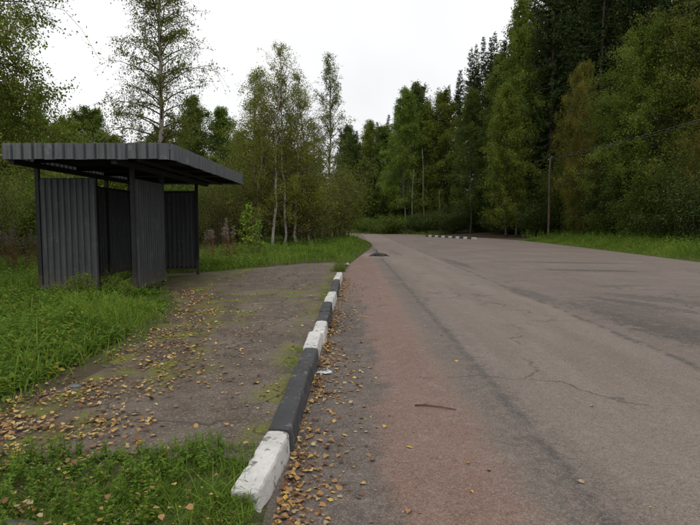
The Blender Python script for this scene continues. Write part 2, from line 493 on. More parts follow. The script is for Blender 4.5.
# ------------------------------------------------------------------ ground, road, platform
def build_ground():
    u = np.unique(np.concatenate([np.linspace(-700, -60, 12), np.linspace(-60, -14, 24), np.arange(-14, -0.3, 0.3), [-0.6, -0.3, -0.15, -0.06, 0.06, 0.15, 0.3],
                                  np.arange(0.6, 18, 0.35), np.linspace(18, 60, 20), np.linspace(60, 900, 12)]))
    v = np.unique(np.concatenate([np.linspace(-120, -3, 12), np.arange(-3, 30, 0.35), np.arange(30, 95, 0.7), np.linspace(95, 160, 14), np.linspace(160, 2500, 14)]))
    U, W = np.meshgrid(u, v, indexing='ij')
    fade = np.clip(1 - (np.abs(U) - 10) / 6.0, 0, 1)
    Xg = U + left_x(W) * fade
    Z = ground_z(Xg, W)
    V = np.stack([Xg, W, Z], -1).reshape(-1, 3)
    n, k = len(u), len(v)
    i, j = np.meshgrid(np.arange(n - 1), np.arange(k - 1), indexing='ij')
    a = i * k + j
    q = np.stack([a, a + k, a + k + 1, a + 1], -1).reshape(-1, 4)
    o = link('ground', np_mesh('ground', V, [q], M_GROUND, smooth=True))
    tag(o, 'grassy ground with bare earth under the meadow and the forest', kind='structure')

def flat_poly(name, poly, z, mat):
    import bmesh
    bm = bmesh.new()
    vs_ = [bm.verts.new((x, y, z(x) if callable(z) else z)) for x, y in poly]
    f = bm.faces.new(vs_)
    f.normal_update()
    if f.normal.z < 0:
        f.normal_flip()
    bmesh.ops.triangulate(bm, faces=[f])
    me = bpy.data.meshes.new(name)
    bm.to_mesh(me)
    bm.free()
    me.materials.append(mat)
    return link(name, me)

build_ground()
tag(flat_poly('road', ROAD, 0.0, M_ROAD), 'wide worn asphalt road bending left into the forest', kind='structure')
def ragged(poly, amp=0.12, step=0.25):
    out = []
    n = len(poly)
    for i in range(n):
        (x1, y1), (x2, y2) = poly[i], poly[(i + 1) % n]
        L = math.hypot(x2 - x1, y2 - y1)
        k = max(1, int(L / step))
        for q in range(k):
            s = q / k
            x, y = x1 + (x2 - x1) * s, y1 + (y2 - y1) * s
            if x < float(kerb_x(y)) - 0.3 or y > 15:
                x += random.uniform(-amp, amp); y += random.uniform(-amp, amp)
            out.append((x, y))
    return out
tag(flat_poly('platform', ragged(PLAT), lambda x: float(plat_z(x)) + 0.005, M_PLAT), 'cracked brown asphalt waiting platform between shelter and kerb', kind='structure')

# ------------------------------------------------------------------ kerb stones
def kerb_stone_mesh(name, L, w, h, mat, rot_end=0.0, seed=0):
    """a stone with worn, rounded and slightly chipped edges; origin in the middle of its underside"""
    r = np.random.default_rng(seed)
    prof = []
    b = 0.016
    prof += [(-w / 2, 0), (-w / 2, h * 0.5), (-w / 2 + 0.002, h - b * 1.4), (-w / 2 + b * 0.5, h - b * 0.4), (-w / 2 + b * 1.6, h), (0, h + 0.002),
             (w / 2 - b * 1.6, h), (w / 2 - b * 0.5, h - b * 0.4), (w / 2 - 0.001, h - b * 1.4), (w / 2 + 0.006, h * 0.5), (w / 2 + 0.01, 0)]
    prof = np.array(prof)
    ys = np.concatenate([[-L / 2, -L / 2 + 0.006, -L / 2 + 0.02], np.linspace(-L / 2 + 0.05, L / 2 - 0.05, 12), [L / 2 - 0.02, L / 2 - 0.006, L / 2]])
    V = []
    for k, y in enumerate(ys):
        e = min(y + L / 2, L / 2 - y)
        inset = 0.012 * max(0, 1 - e / 0.02) ** 2
        p = prof.copy()
        p[:, 0] *= 1 - inset / (w / 2)
        p[2:9, 1] -= inset
        j = r.normal(0, 0.0014, p.shape)
        j[0] = j[-1] = 0
        p += j
        if r.random() < 0.22:
            p[6:9] -= np.array([0.010, 0.007]) * r.random()
        if r.random() < 0.18:
            p[2:5] += np.array([0.012, -0.008]) * r.random()
        V += [(a, y, c) for a, c in p]
    n, k = len(ys), len(prof)
    i, jx = np.meshgrid(np.arange(n - 1), np.arange(k - 1), indexing='ij')
    a = i * k + jx
    q = np.stack([a, a + k, a + k + 1, a + 1], -1).reshape(-1, 4)
    caps = [np.arange(k)[None], (np.arange(k) + (n - 1) * k)[None, ::-1]]
    return np_mesh(name, V, [q] + caps, mat, smooth=False)

# joints seen in the photograph (depth of each joint), paint of each stone, sideways shift, twist
joints = [(2.67, 3.42, 'w', -0.04, -5.0), (3.43, 4.96, 'b', 0.0, 0.4), (4.98, 5.72, 'b', 0.012, -0.3), (5.74, 6.52, 'w', -0.02, 0.6), (6.54, 7.29, 'w', 0.02, 0.2),
          (7.31, 8.11, 'b', 0.012, -0.6), (8.13, 9.0, 'b', 0.0, 0.5), (9.02, 9.66, 'w', -0.012, 1.0), (9.68, 10.4, 'w', 0.012, -0.8), (10.42, 11.5, 'b', 0.02, 0.0),
          (11.52, 12.6, 'b', 0.0, 0.4), (12.62, 13.5, 'w', -0.012, -0.5), (13.52, 14.5, 'w', 0.006, 0.6)]
kerb = empty('kerb', (float(kerb_x(8.5)), 8.5, 0))
tag(kerb, 'black and white painted concrete kerb running along the platform edge', 'kerb')
for i, (y0, y1, c, dx, tw) in enumerate(joints):
    L = y1 - y0
    me = kerb_stone_mesh('kerb_stone', L, 0.155, 0.30, M_WHITE if c == 'w' else M_BLACK, seed=i)
    o = link('kerb_stone', me, kerb)
    ym = (y0 + y1) / 2
    drop = random.uniform(-0.012, 0.010) - (0.008 if i == 0 else 0)
    o.location = (float(kerb_x(ym)) + dx * (1.0 if i == 0 else 0.55) - kerb.location.x, ym - kerb.location.y, -0.13 + drop)
    o.rotation_euler = (math.radians(random.uniform(-0.5, 0.5)) + (0.03 if i == 0 else 0), math.radians(random.uniform(-1.5, 1.5)), math.radians(-0.95 + tw))
    tag(o, 'white painted kerb stone' if c == 'w' else 'black painted kerb stone')

# far kerb across the road
fk = empty('far_kerb', (9.9, 57.5, 0))
tag(fk, 'short row of black and white kerb stones across the road by the forest', 'kerb')
p0, p1 = np.array(ray_ground(476, 238.3, 0.1)), np.array(ray_ground(426, 235.6, 0.1))
nst = 14
for i in range(nst):
    a, b = p0 + (p1 - p0) * (i / nst), p0 + (p1 - p0) * ((i + 1) / nst)
    L = float(np.linalg.norm(b - a)) - 0.12
    me = kerb_stone_mesh('kerb_stone', L, 0.2, 0.3, M_WHITE if i % 2 == 0 else M_BLACK, seed=40 + i)
    o = link('kerb_stone', me, fk)
    m_ = (a + b) / 2
    o.location = (m_[0] - 9.9, m_[1] - 57.5, -0.13)
    o.rotation_euler = (0, 0, math.atan2(-(b - a)[0], (b - a)[1]))

# ------------------------------------------------------------------ bus shelter
SX0, SX1, SY0, SY1 = -6.2, -4.32, 10.88, 15.4
RX0, RX1, RY0, RY1 = -6.3, -3.28, 10.0, 16.6
RZ0, RZ1 = 2.635, 2.925
def corrugated(mb, p0, p1, z0, z1, pitch=0.19, depth=0.022, thick=0.004, out=1.0, jag=0.0, prof=((0.0, 0), (0.36, 0), (0.44, 1), (0.86, 1), (0.94, 0))):
    """upright trapezoid-profile sheet from p0 to p1 (ground points); out = side on which the ribs stand proud"""
    p0, p1 = np.array(p0, float), np.array(p1, float)
    L = np.linalg.norm(p1 - p0)
    d = (p1 - p0) / L
    nrm = np.array([d[1], -d[0]]) * out
    n = max(1, round(L / pitch))
    pt = L / n
    pts = []
    for i in range(n):
        for s, h in prof:
            pts.append((i * pt + s * pt, h * depth))
    pts.append((L, 0))
    dz = [random.uniform(-jag, jag) for _ in range(n + 1)]
    V = []
    for side in (0, 1):
        for k, (s, h) in enumerate(pts):
            q = p0 + d * s + nrm * (h + (thick if side else 0))
            j = dz[min(int(s / pt + 1e-6), n)]
            V.append((q[0], q[1], z0 + j)); V.append((q[0], q[1], z1 + j * 0.6))
    m = len(pts)
    a = np.arange(m - 1) * 2
    f1 = np.stack([a, a + 2, a + 3, a + 1], -1)
    b = a + 2 * m
    f2 = np.stack([b, b + 1, b + 3, b + 2], -1)
    f3 = np.stack([a + 1, a + 3, b + 3, b + 1], -1)
    f4 = np.stack([a, b, b + 2, a + 2], -1)
    e = 2 * m - 2
    f5 = np.array([[0, 1, 2 * m + 1, 2 * m], [e, 2 * m + e, 2 * m + e + 1, e + 1]])
    mb.add(V, [f1, f2, f3, f4, f5])

def build_shelter():
    base = ((SX0 + SX1) / 2, (SY0 + SY1) / 2, float(plat_z(-5.2)))
    S = empty('bus_shelter', base)
    tag(S, 'dark grey corrugated metal bus shelter with flat overhanging roof in the weeds', 'bus shelter')
    def part(name, mb, mat):
        for v in mb.v:
            v -= np.array(base)
        return mb.build(name, mat, S)
    pw = 0.038
    gs = float(plat_z(-5.2))
    posts = [(SX0, SY0), (SX1, SY0), (SX0, SY1), (SX1, SY1), (SX0, 13.95), (SX1, 12.57)]
    for (x, y) in posts:
        mb = MB()
        mb.box(x - pw, x + pw, y - pw, y + pw, gs - 0.2, 2.56)
        part('post', mb, M_POST)
        mb = MB()
        mb.box(x - 0.09, x + 0.09, y - 0.09, y + 0.09, gs - 0.1, gs + 0.035)
        part('base_plate', mb, M_POST)
    z0, z1 = 0.19, 2.35
    def wall(p0, p1, out):
        mb = MB()
        corrugated(mb, p0, p1, z0, z1, pitch=0.125, depth=0.03, out=out)
        w = part('wall_panel', mb, M_PANEL)
        p0, p1 = np.array(p0), np.array(p1)
        for (ra, rb) in ((z0 - 0.035, z0 + 0.02), (z1 - 0.03, z1 + 0.02)):
            m = MB()
            d = (p1 - p0) / np.linalg.norm(p1 - p0)
            nn = np.array([-d[1], d[0]]) * out
            c0, c1 = p0 - d * 0.0, p1
            lo = np.minimum(np.minimum(c0, c1), np.minimum(c0, c1) + nn * 0.04) - np.abs(nn) * 0.002
            hi = np.maximum(np.maximum(c0, c1), np.maximum(c0, c1) + nn * 0.04) - np.abs(nn) * 0.002
            m.box(lo[0], hi[0], lo[1], hi[1], ra, rb)
            part('rail', m, M_POST)
        if out != 0:      # flat edging strip low on the outer face
            m = MB()
            nn = np.array([(p1 - p0)[1], -(p1 - p0)[0]]) / np.linalg.norm(p1 - p0) * out
            q0, q1 = p0 + nn * 0.03, p1 + nn * 0.05
            lo, hi = np.minimum(q0, q1), np.maximum(q0, q1)
            m.box(lo[0], hi[0], lo[1], hi[1], z0 - 0.02, z0 + 0.05)
            part('edging', m, M_PANEL)
    wall((SX0 + 0.05, SY0 - 0.01), (-5.04, SY0 - 0.01), 1.0)                # near end, half covered
    wall((SX1 + 0.02, SY0 + 0.05), (SX1 + 0.02, 12.53), 1.0)                # front screen
    wall((SX0, SY0 + 0.06), (SX0, 13.9), -1.0)                              # back wall, two sheets
    wall((SX0, 14.0), (SX0, SY1 - 0.05), -1.0)
    wall((SX0 + 0.05, SY1), (SX1 - 0.05, SY1), -1.0)                        # far end
    # upright where the near-end sheet stops
    m = MB(); m.box(-5.075, -5.045, SY0 + 0.045, SY0 + 0.075, z0 - 0.03, z1 + 0.02); part('stiffener', m, M_POST)
    # roof
    for x in (SX0, SX1):
        m = MB(); m.box(x - 0.05, x + 0.05, RY0 + 0.06, RY1 - 0.06, 2.56, 2.66); part('roof_beam', m, M_POST)
    for y in (RY0 + 0.1, SY0, 12.57, 13.95, SY1, RY1 - 0.1):
        m = MB(); m.box(RX0 + 0.06, RX1 - 0.06, y - 0.03, y + 0.03, 2.663, 2.74); part('rafter', m, M_POST)
    m = MB(); m.box(-3.92, -3.86, RY0 + 0.08, RY1 - 0.08, 2.61, 2.66); part('roof_beam', m, M_POST)
    m = MB(); m.box(RX0 + 0.03, RX1 - 0.03, RY0 + 0.03, RY1 - 0.03, 2.745, 2.765); part('ceiling_sheet', m, M_POST)
    # corrugated roof covering, ribs across
    m = MB()
    n = 34
    xs = np.linspace(RX0 + 0.02, RX1 - 0.02, 5)
    ys = np.linspace(RY0 + 0.02, RY1 - 0.02, n * 4 + 1)
    hh = np.array([[0, 0, 0.03, 0.03][k % 4] for k in range(len(ys))])
    V = [(x, y, 2.80 + h + 0.01 * (x - RX0)) for x in xs for y, h in zip(ys, hh)]
    k = len(ys)
    i, j = np.meshgrid(np.arange(4), np.arange(k - 1), indexing='ij')
    a = i * k + j
    m.add(V, [np.stack([a, a + k, a + k + 1, a + 1], -1).reshape(-1, 4)])
    part('roof_sheet', m, M_FASCIA)
    for p0, p1, o_ in (((RX0, RY0), (RX1, RY0), 1.0), ((RX1, RY0 + 0.03), (RX1, RY1 - 0.03), 1.0), ((RX1, RY1), (RX0, RY1), 1.0), ((RX0, RY1 - 0.03), (RX0, RY0 + 0.03), 1.0)):
        m = MB(); corrugated(m, p0, p1, RZ0, RZ1, pitch=0.185, depth=0.05, out=o_, jag=0.007, prof=((0.0, 0), (0.06, 0), (0.15, 1), (0.5, 0.82), (0.85, 1), (0.94, 0))); part('fascia', m, M_FASCIA)
build_shelter()

# ------------------------------------------------------------------ foliage
def unit(v):
    return v / (np.linalg.norm(v, axis=-1, keepdims=True) + 1e-9)

def leaf_quads(C, A, length, width, tint, r, fold=0.18):
    """diamond leaves: centre C, long axis A, random roll"""
    n = len(C)
    A = unit(A)
    S = unit(np.cross(A, r.normal(size=(n, 3))))
    N = np.cross(A, S)
    l = (np.asarray(length) * np.ones(n))[:, None] * 0.5
    w = (np.asarray(width) * np.ones(n))[:, None] * 0.5
    V = np.stack([C - A * l, C - A * l * 0.1 + S * w + N * w * fold, C + A * l, C - A * l * 0.1 - S * w + N * w * fold], 1).reshape(-1, 3)
    q = np.arange(n)[:, None] * 4 + np.arange(4)[None]
    return V, q, np.repeat(tint, 4)

def broadleaf(seed, H, R, z0, nb=80, twigs=7, lpt=22, leaf=0.08, lw=0.6, droop=0.5, elev=(25, 65), trunk_r=0.11, spread=0.10, profile='oval', hang=0.3, lean=0.0, clump=0.35):
    """tapered trunk, limbs, twigs, and single leaves along the twigs -> (trunk mesh, crown mesh)"""
    r = np.random.default_rng(seed)
    wood = MB()
    n = 14
    zz = np.linspace(0, H * 0.97, n)
    wob = np.cumsum(r.normal(0, H * 0.006, (n, 2)), 0)
    wob -= wob[0]
    tr = np.column_stack([wob[:, 0] + lean * zz, wob[:, 1], zz])
    tr[0, 2] = -0.15
    rad = trunk_r * (1 - zz / H) ** 0.8 + 0.012
    rad[0] *= 1.35
    wood.tube(tr, rad, 8)
    trunk_me = wood.mesh('trunk', None, True)
    wood = MB()
    Cs, As, Ts = [], [], []
    az = r.random() * 6.28
    for b in range(nb):
        f = ((b + r.random()) / nb) ** 0.9
        z = z0 + (H * 0.97 - z0) * f
        if profile == 'oval':
            pr = 0.30 + 0.75 * math.sin(math.pi * min(1, (f * 0.80 + 0.20))) ** 0.8
        elif profile == 'cone':
            pr = (1 - f) ** 0.75 + 0.10
        else:
            pr = 0.85 - 0.55 * f
        L = R * pr * r.uniform(0.55, 1.1)
        az += 2.4 + r.normal(0, 0.35)
        el = math.radians(elev[0] + (elev[1] - elev[0]) * f + r.normal(0, 8))
        p0 = np.array([np.interp(z, zz, tr[:, k]) for k in range(3)]); p0[2] = z
        d = np.array([math.cos(az) * math.cos(el), math.sin(az) * math.cos(el), math.sin(el)])
        s = np.linspace(0, 1, 5)[:, None]
        P = p0 + d * L * s + np.array([0, 0, -droop * L * 0.45]) * s ** 2
        rb = max(0.008, trunk_r * 0.34 * (1 - f) + 0.008)
        wood.tube(P, np.linspace(rb, 0.005, 5), 4, cap=False)
        tint_b = r.normal(0.5, clump * 0.5)
        dens = np.clip(r.lognormal(-0.1, 0.55), 0.25, 2.2)
        nt = max(2, int(twigs * (0.5 + L / R)))
        for _ in range(nt):
            t0 = r.uniform(0.22, 1.0)
            q0 = p0 + d * L * t0 + np.array([0, 0, -droop * L * 0.45]) * t0 ** 2
            dd = unit(d * 0.6 + r.normal(0, 0.75, 3) + np.array([0, 0, 0.12 - droop * 0.3]))
            l = L * r.uniform(0.18, 0.42) * (1.15 - 0.5 * t0) + 0.12
            sag = droop * l * 0.6
            Pt = q0 + dd * l * np.array([[0], [0.5], [1]]) + np.array([0, 0, -sag]) * np.array([[0], [0.25], [1]])
            wood.tube(Pt, [0.006, 0.004, 0.003], 3, cap=False)
            k = max(3, int(lpt * dens * r.uniform(0.5, 1.4)))
            ss = r.uniform(0.05, 1.08, k)[:, None]
            C = q0 + dd * l * ss + np.array([0, 0, -sag]) * ss ** 2 + r.normal(0, spread, (k, 3))
            A = r.normal(0, 1, (k, 3)) + np.array([0, 0, -hang * 2.2]) + d * 0.4
            Cs.append(C); As.append(A)
            Ts.append(np.clip(tint_b + r.normal(0, 0.2, k), 0, 0.84))
    C, A, T = np.concatenate(Cs), np.concatenate(As), np.concatenate(Ts)
    T[r.random(len(T)) < 0.05] = 1.0
    sz = leaf * r.uniform(0.65, 1.25, len(C))
    V, q, tt = leaf_quads(C, A, sz, sz * lw, T, r)
    return trunk_me, wood.mesh('branches', None, True), np_mesh('crown', V, [q], None, tt)

def spruce(seed, H, R, z0=0.6, dz=0.42, per=6, step=0.17, trunk_r=0.17, spray=0.34, droop=0.35):
    r = np.random.default_rng(seed)
    wood = MB()
    zz = np.linspace(0, H, 12)
    tr = np.column_stack([np.zeros(12), np.zeros(12), zz]); tr[0, 2] = -0.15
    wood.tube(tr, trunk_r * (1 - zz / H) + 0.012, 7)
    Cs, As, Ls, Ts = [], [], [], []
    z = z0
    while z < H - 0.15:
        f = z / H
        for k in range(per):
            az = r.random() * 6.28
            L = R * ((1 - f) ** 0.72) * r.uniform(0.6, 1.12) + 0.10
            el = math.radians(-14 + 46 * f ** 1.5 + r.normal(0, 6))
            zb = z + r.uniform(-0.2, 0.2)
            d = np.array([math.cos(az) * math.cos(el), math.sin(az) * math.cos(el), math.sin(el)])
            side = np.array([-math.sin(az), math.cos(az), 0])
            n = max(3, int(L / step))
            s = (np.arange(n) + r.random(n) * 0.6) / n
            s = 0.12 + 0.9 * s
            curve = np.array([0, 0, 1.0]) * (-droop * L * 0.5 * np.sin(s * math.pi * 0.75) + 0.16 * L * s ** 3)[:, None]
            P = np.array([0, 0, zb]) + d * (L * s)[:, None] + curve
            if L > 0.7:
                i_ = np.linspace(0, n - 1, 4).astype(int)
                wood.tube(np.concatenate([[[0, 0, zb]], P[i_]]), np.linspace(0.028 * (1 - f) + 0.008, 0.004, 5), 3, cap=False)
            tb = r.normal(0.45, 0.16)
            for sg in (-1, 1):
                a = d * 0.75 + side * sg * r.uniform(0.5, 1.1, n)[:, None] + np.array([0, 0, 1]) * r.normal(-0.30, 0.22, n)[:, None]
                l = spray * (1.15 - 0.65 * s) * r.uniform(0.6, 1.3, n) * min(1.0, 0.4 + L / 1.6)
                Cs.append(P + unit(a) * (l * 0.45)[:, None]); As.append(a); Ls.append(l)
                Ts.append(np.clip(tb + 0.25 * (s - 0.5) + r.normal(0, 0.16, n), 0, 1))
            a = np.array([0, 0, -1.0]) + d * 0.35 + r.normal(0, 0.28, (n, 3))       # hanging twigs
            l = spray * 0.9 * r.uniform(0.4, 1.2, n) * min(1.0, 0.4 + L / 1.6)
            Cs.append(P + unit(a) * (l * 0.45)[:, None]); As.append(a); Ls.append(l)
            Ts.append(np.clip(tb + r.normal(-0.1, 0.16, n), 0, 1))
        z += dz * (1.0 - 0.45 * f) * r.uniform(0.8, 1.2)
    C, A, Lr, T = map(np.concatenate, (Cs, As, Ls, Ts))
    V, q, tt = leaf_quads(C, A, Lr * 1.15, Lr * 0.34, T, r, 0.1)
    top = MB()
    return wood.mesh('trunk', None, True), np_mesh('crown', V, [q], None, tt)

def bush(seed, H, R, stems=12, twigs=12, lpt=16, leaf=0.08, lw=0.55, spread=0.10, clump=0.3, low=0.15):
    r = np.random.default_rng(seed)
    wood = MB()
    Cs, As, Ts = [], [], []
    for k in range(stems):
        az = r.random() * 6.28
        out = R * math.sqrt(r.random()) * 0.95
        h = H * r.uniform(0.55, 1.0) * (1 - 0.35 * (out / R) ** 2)
        b = np.array([math.cos(az), math.sin(az), 0]) * out * 0.30
        tip = np.array([math.cos(az) * out, math.sin(az) * out, h])
        s = np.linspace(0, 1, 5)[:, None]
        P = b + (tip - b) * s + np.array([0, 0, 0.22 * h]) * np.sin(s * math.pi) * 0.6
        P[0, 2] = -0.1
        wood.tube(P, np.linspace(0.012 + 0.006 * H, 0.004, 5), 4, cap=False)
        tint_b = r.normal(0.5, clump * 0.5)
        for _ in range(twigs):
            t0 = r.uniform(low, 1.0)
            q0 = b + (tip - b) * t0 + np.array([0, 0, 0.22 * h * 0.6 * math.sin(t0 * math.pi)])
            dd = unit(r.normal(0, 0.8, 3) + np.array([math.cos(az), math.sin(az), 0.5]) * 0.6)
            l = H * r.uniform(0.08, 0.22) + 0.08
            Pt = q0 + dd * l * np.array([[0], [0.5], [1]])
            wood.tube(Pt, [0.005, 0.004, 0.002], 3, cap=False)
            n = max(4, int(lpt * r.uniform(0.6, 1.3)))
            ss = r.uniform(0.0, 1.08, n)[:, None]
            Cs.append(q0 + dd * l * ss + r.normal(0, spread, (n, 3)))
            As.append(r.normal(0, 1, (n, 3)) + np.array([0, 0, -0.3]) + dd * 0.5)
            Ts.append(np.clip(tint_b + r.normal(0, 0.22, n), 0, 0.84))
    C, A, T = np.concatenate(Cs), np.concatenate(As), np.concatenate(Ts)
    C[:, 2] = np.maximum(C[:, 2], 0.03)
    sz = leaf * r.uniform(0.65, 1.25, len(C))
    V, q, tt = leaf_quads(C, A, sz, sz * lw, T, r)
    return wood.mesh('stems', None, True), np_mesh('foliage', V, [q], None, tt)

# bark
def birch_bark():
    t = NT('birch_bark')
    o = t.obj()
    n = t.noise(t.scale(o, (3, 3, 14)), 1.6, 5, 0.7)
    z = t.n('SeparateXYZ', None, Vector=o).outputs['Z']
    c = t.mix(t.step(n, 0.56, 0.63), (0.30, 0.275, 0.245), (0.045, 0.038, 0.032))
    return t.done(c, 0.85, t.bump(n, 0.3, 0.02), 0, 0.2)
M_BIRCH = birch_bark()
M_BARK = simple_mat('grey_brown_bark', (0.04, 0.032, 0.026), (0.10, 0.08, 0.065), 14, 0.95, 0.6, 0.03, 0.15)
M_BARKP = simple_mat('pale_aspen_bark', (0.12, 0.115, 0.09), (0.22, 0.205, 0.17), 10, 0.95, 0.4, 0.02, 0.15)
M_GSTEM = simple_mat('green_stems', (0.07, 0.10, 0.03), (0.11, 0.13, 0.04), 20, 0.8, 0.2, 0.01, 0.2)
M_TWIG = simple_mat('brown_twigs', (0.06, 0.04, 0.028), (0.10, 0.075, 0.05), 20, 0.9, 0.3, 0.01, 0.2)

L_SPRUCE = leaf_mat('spruce_needles', (0.018, 0.034, 0.009), (0.045, 0.068, 0.017), trans=0.12, rough=0.8, spec=0.06)
L_SPRUCE2 = leaf_mat('spruce_needles_olive', (0.036, 0.052, 0.011), (0.08, 0.10, 0.02), trans=0.15, rough=0.8, spec=0.06)
L_BIRCH = leaf_mat('birch_leaves_green', (0.08, 0.112, 0.014), (0.17, 0.21, 0.03), (0.28, 0.2, 0.03), 0.93, trans=0.45)
L_BIRCHY = leaf_mat('birch_leaves_turning', (0.12, 0.145, 0.016), (0.235, 0.26, 0.034), (0.34, 0.23, 0.03), 0.88, trans=0.48)
L_GREEN = leaf_mat('broad_leaves_green', (0.062, 0.102, 0.014), (0.135, 0.19, 0.028), trans=0.4)
L_FRESH = leaf_mat('broad_leaves_fresh', (0.088, 0.138, 0.015), (0.175, 0.24, 0.03), trans=0.42)
L_DARK = leaf_mat('broad_leaves_dark', (0.036, 0.062, 0.012), (0.082, 0.118, 0.022), trans=0.3)
L_OLIVE = leaf_mat('broad_leaves_olive', (0.084, 0.116, 0.013), (0.165, 0.2, 0.027), (0.22, 0.18, 0.03), 0.96, trans=0.4)
L_AUTUMN = leaf_mat('broad_leaves_autumn', (0.11, 0.115, 0.015), (0.21, 0.19, 0.03), (0.27, 0.18, 0.03), 0.9, trans=0.38)
L_WILLOW = leaf_mat('willow_leaves', (0.1, 0.13, 0.022), (0.195, 0.23, 0.046), trans=0.45)

P = {}
P['birch_big'] = broadleaf(11, 14.5, 2.9, 4.2, nb=84, twigs=13, lpt=26, leaf=0.082, droop=0.75, elev=(25, 58), trunk_r=0.13, spread=0.075, profile='oval', hang=0.5)
P['birch_edge'] = broadleaf(12, 13.0, 3.7, 2.6, nb=170, twigs=17, lpt=56, leaf=0.075, droop=0.85, elev=(20, 60), trunk_r=0.15, spread=0.10, profile='oval', hang=0.5)
P['birch_slim'] = broadleaf(13, 11.5, 2.6, 1.2, nb=80, twigs=8, lpt=16, leaf=0.078, droop=0.45, elev=(30, 62), trunk_r=0.075, spread=0.10, profile='oval', hang=0.45)
P['birch_slim2'] = broadleaf(14, 10.5, 3.0, 0.8, nb=84, twigs=10, lpt=17, leaf=0.078, droop=0.4, elev=(28, 62), trunk_r=0.065, spread=0.11, profile='cone', hang=0.4)
P['birch_sparse'] = broadleaf(15, 12.0, 1.7, 4.0, nb=75, twigs=7, lpt=16, leaf=0.085, droop=0.3, elev=(35, 70), trunk_r=0.08, spread=0.08, profile='oval', hang=0.4)
P['aspen'] = broadleaf(21, 18.0, 4.6, 1.4, nb=150, twigs=12, lpt=24, leaf=0.19, lw=0.75, droop=0.35, elev=(10, 58), trunk_r=0.18, spread=0.2, profile='oval', clump=0.8)
P['aspen2'] = broadleaf(22, 19.0, 4.0, 1.2, nb=150, twigs=12, lpt=22, leaf=0.19, lw=0.75, droop=0.3, elev=(15, 62), trunk_r=0.17, spread=0.2, profile='oval', clump=0.8)
P['maple'] = broadleaf(23, 15.0, 5.0, 0.8, nb=150, twigs=13, lpt=24, leaf=0.17, lw=0.8, droop=0.5, elev=(5, 56), trunk_r=0.17, spread=0.18, profile='oval', clump=0.8)
P['birch_forest'] = broadleaf(24, 20.0, 3.9, 3.0, nb=140, twigs=12, lpt=24, leaf=0.16, lw=0.7, droop=0.6, elev=(20, 60), trunk_r=0.13, spread=0.18, profile='oval', hang=0.5, clump=0.7)
P['leafy_near'] = broadleaf(25, 15.0, 4.8, 0.8, nb=150, twigs=15, lpt=34, leaf=0.115, lw=0.7, droop=0.5, elev=(5, 56), trunk_r=0.17, spread=0.14, profile='oval', clump=0.85)
P['leafy_near2'] = broadleaf(26, 18.0, 4.6, 1.4, nb=150, twigs=15, lpt=34, leaf=0.115, lw=0.7, droop=0.5, elev=(10, 58), trunk_r=0.18, spread=0.15, profile='oval', clump=0.85)
P['spruce'] = spruce(31, 23.0, 3.7, per=7)
P['spruce2'] = spruce(32, 22.0, 3.1, z0=1.0, per=7)
P['spruce3'] = spruce(33, 20.0, 3.2, z0=0.4, per=7, droop=0.5)
P['spruce_small'] = spruce(34, 9.0, 1.9, z0=0.2, dz=0.30, per=6, step=0.13, trunk_r=0.08, spray=0.26)
P['bush_willow'] = bush(41, 5.0, 2.5, stems=30, twigs=26, lpt=22, leaf=0.085, lw=0.38, spread=0.2)
P['bush_round'] = bush(42, 4.0, 2.3, stems=28, twigs=26, lpt=24, leaf=0.11, lw=0.65, spread=0.18)
P['bush_low'] = bush(43, 2.2, 1.9, stems=24, twigs=18, lpt=20, leaf=0.10, lw=0.6, spread=0.14, low=0.05)
P['bush_tall'] = bush(44, 6.5, 2.3, stems=30, twigs=30, lpt=22, leaf=0.12, lw=0.7, spread=0.22)

SIZE = {'leafy_near': 15, 'leafy_near2': 18, 'birch_big': 14.5, 'birch_edge': 13, 'birch_slim': 11.5, 'birch_slim2': 10.5, 'birch_sparse': 12, 'aspen': 18, 'aspen2': 19, 'maple': 15, 'birch_forest': 20,
        'spruce': 23, 'spruce2': 22, 'spruce3': 20, 'spruce_small': 9, 'bush_willow': 5, 'bush_round': 4, 'bush_low': 2.2, 'bush_tall': 6.5}

def plant(kind, name, x, y, H, leafm, barkm, label, cat, group=None, wide=1.0, rz=None):
    ms = P[kind]
    mats = (barkm, leafm) if len(ms) == 2 else (barkm, M_TWIG if barkm in (M_BIRCH, M_TWIG) else barkm, leafm)
    s = H / SIZE[kind]
    e = empty(name, (x, y, gz(x, y)), random.uniform(0, 6.28) if rz is None else rz)
    e.scale = (s * wide, s * wide, s)
    tag(e, label, cat, group)
    for me, m in zip(ms, mats):
        o = bpy.data.objects.new(me.name.split('.')[0], me)
        col.objects.link(o)
        o.parent = e
        if not me.materials:
            me.materials.append(m)
        o.material_slots[0].link = 'OBJECT'
        o.material_slots[0].material = m
    return e

def tree_px(kind, name, px, d, H, leafm, barkm, label, cat='tree', group=None, wide=1.0, rz=None):
    return plant(kind, name, at_depth(px, d), d, H, leafm, barkm, label, cat, group, wide, rz)

# --- left side
tree_px('birch_edge', 'birch_tree', -62, 14.0, 13.0, L_BIRCH, M_BIRCH, 'leafy birch hanging into the top left corner of the picture', rz=0.4)
tree_px('birch_big', 'birch_tree', 154, 24.0, 14.2, L_BIRCH, M_BIRCH, 'tall airy birch standing alone against the sky behind the shelter', rz=1.0)
tree_px('birch_slim', 'birch_tree', 272, 28.0, 10.4, L_BIRCHY, M_BIRCH, 'tall yellowing birch with a white trunk behind the platform end', rz=0.3)
tree_px('birch_slim2', 'birch_tree', 283, 28.6, 9.0, L_BIRCHY, M_BIRCH, 'shorter yellowing birch just right of the tall white-trunked one', rz=2.0)
tree_px('birch_slim', 'birch_tree', 309, 31.0, 9.6, L_BIRCH, M_BIRCH, 'green birch between the yellowing birches and the sparse birch', rz=3.0)
tree_px('birch_sparse', 'birch_tree', 327, 37.0, 12.3, L_BIRCH, M_BIRCH, 'sparse narrow birch rising above the roadside willows near the bend', rz=4.0)
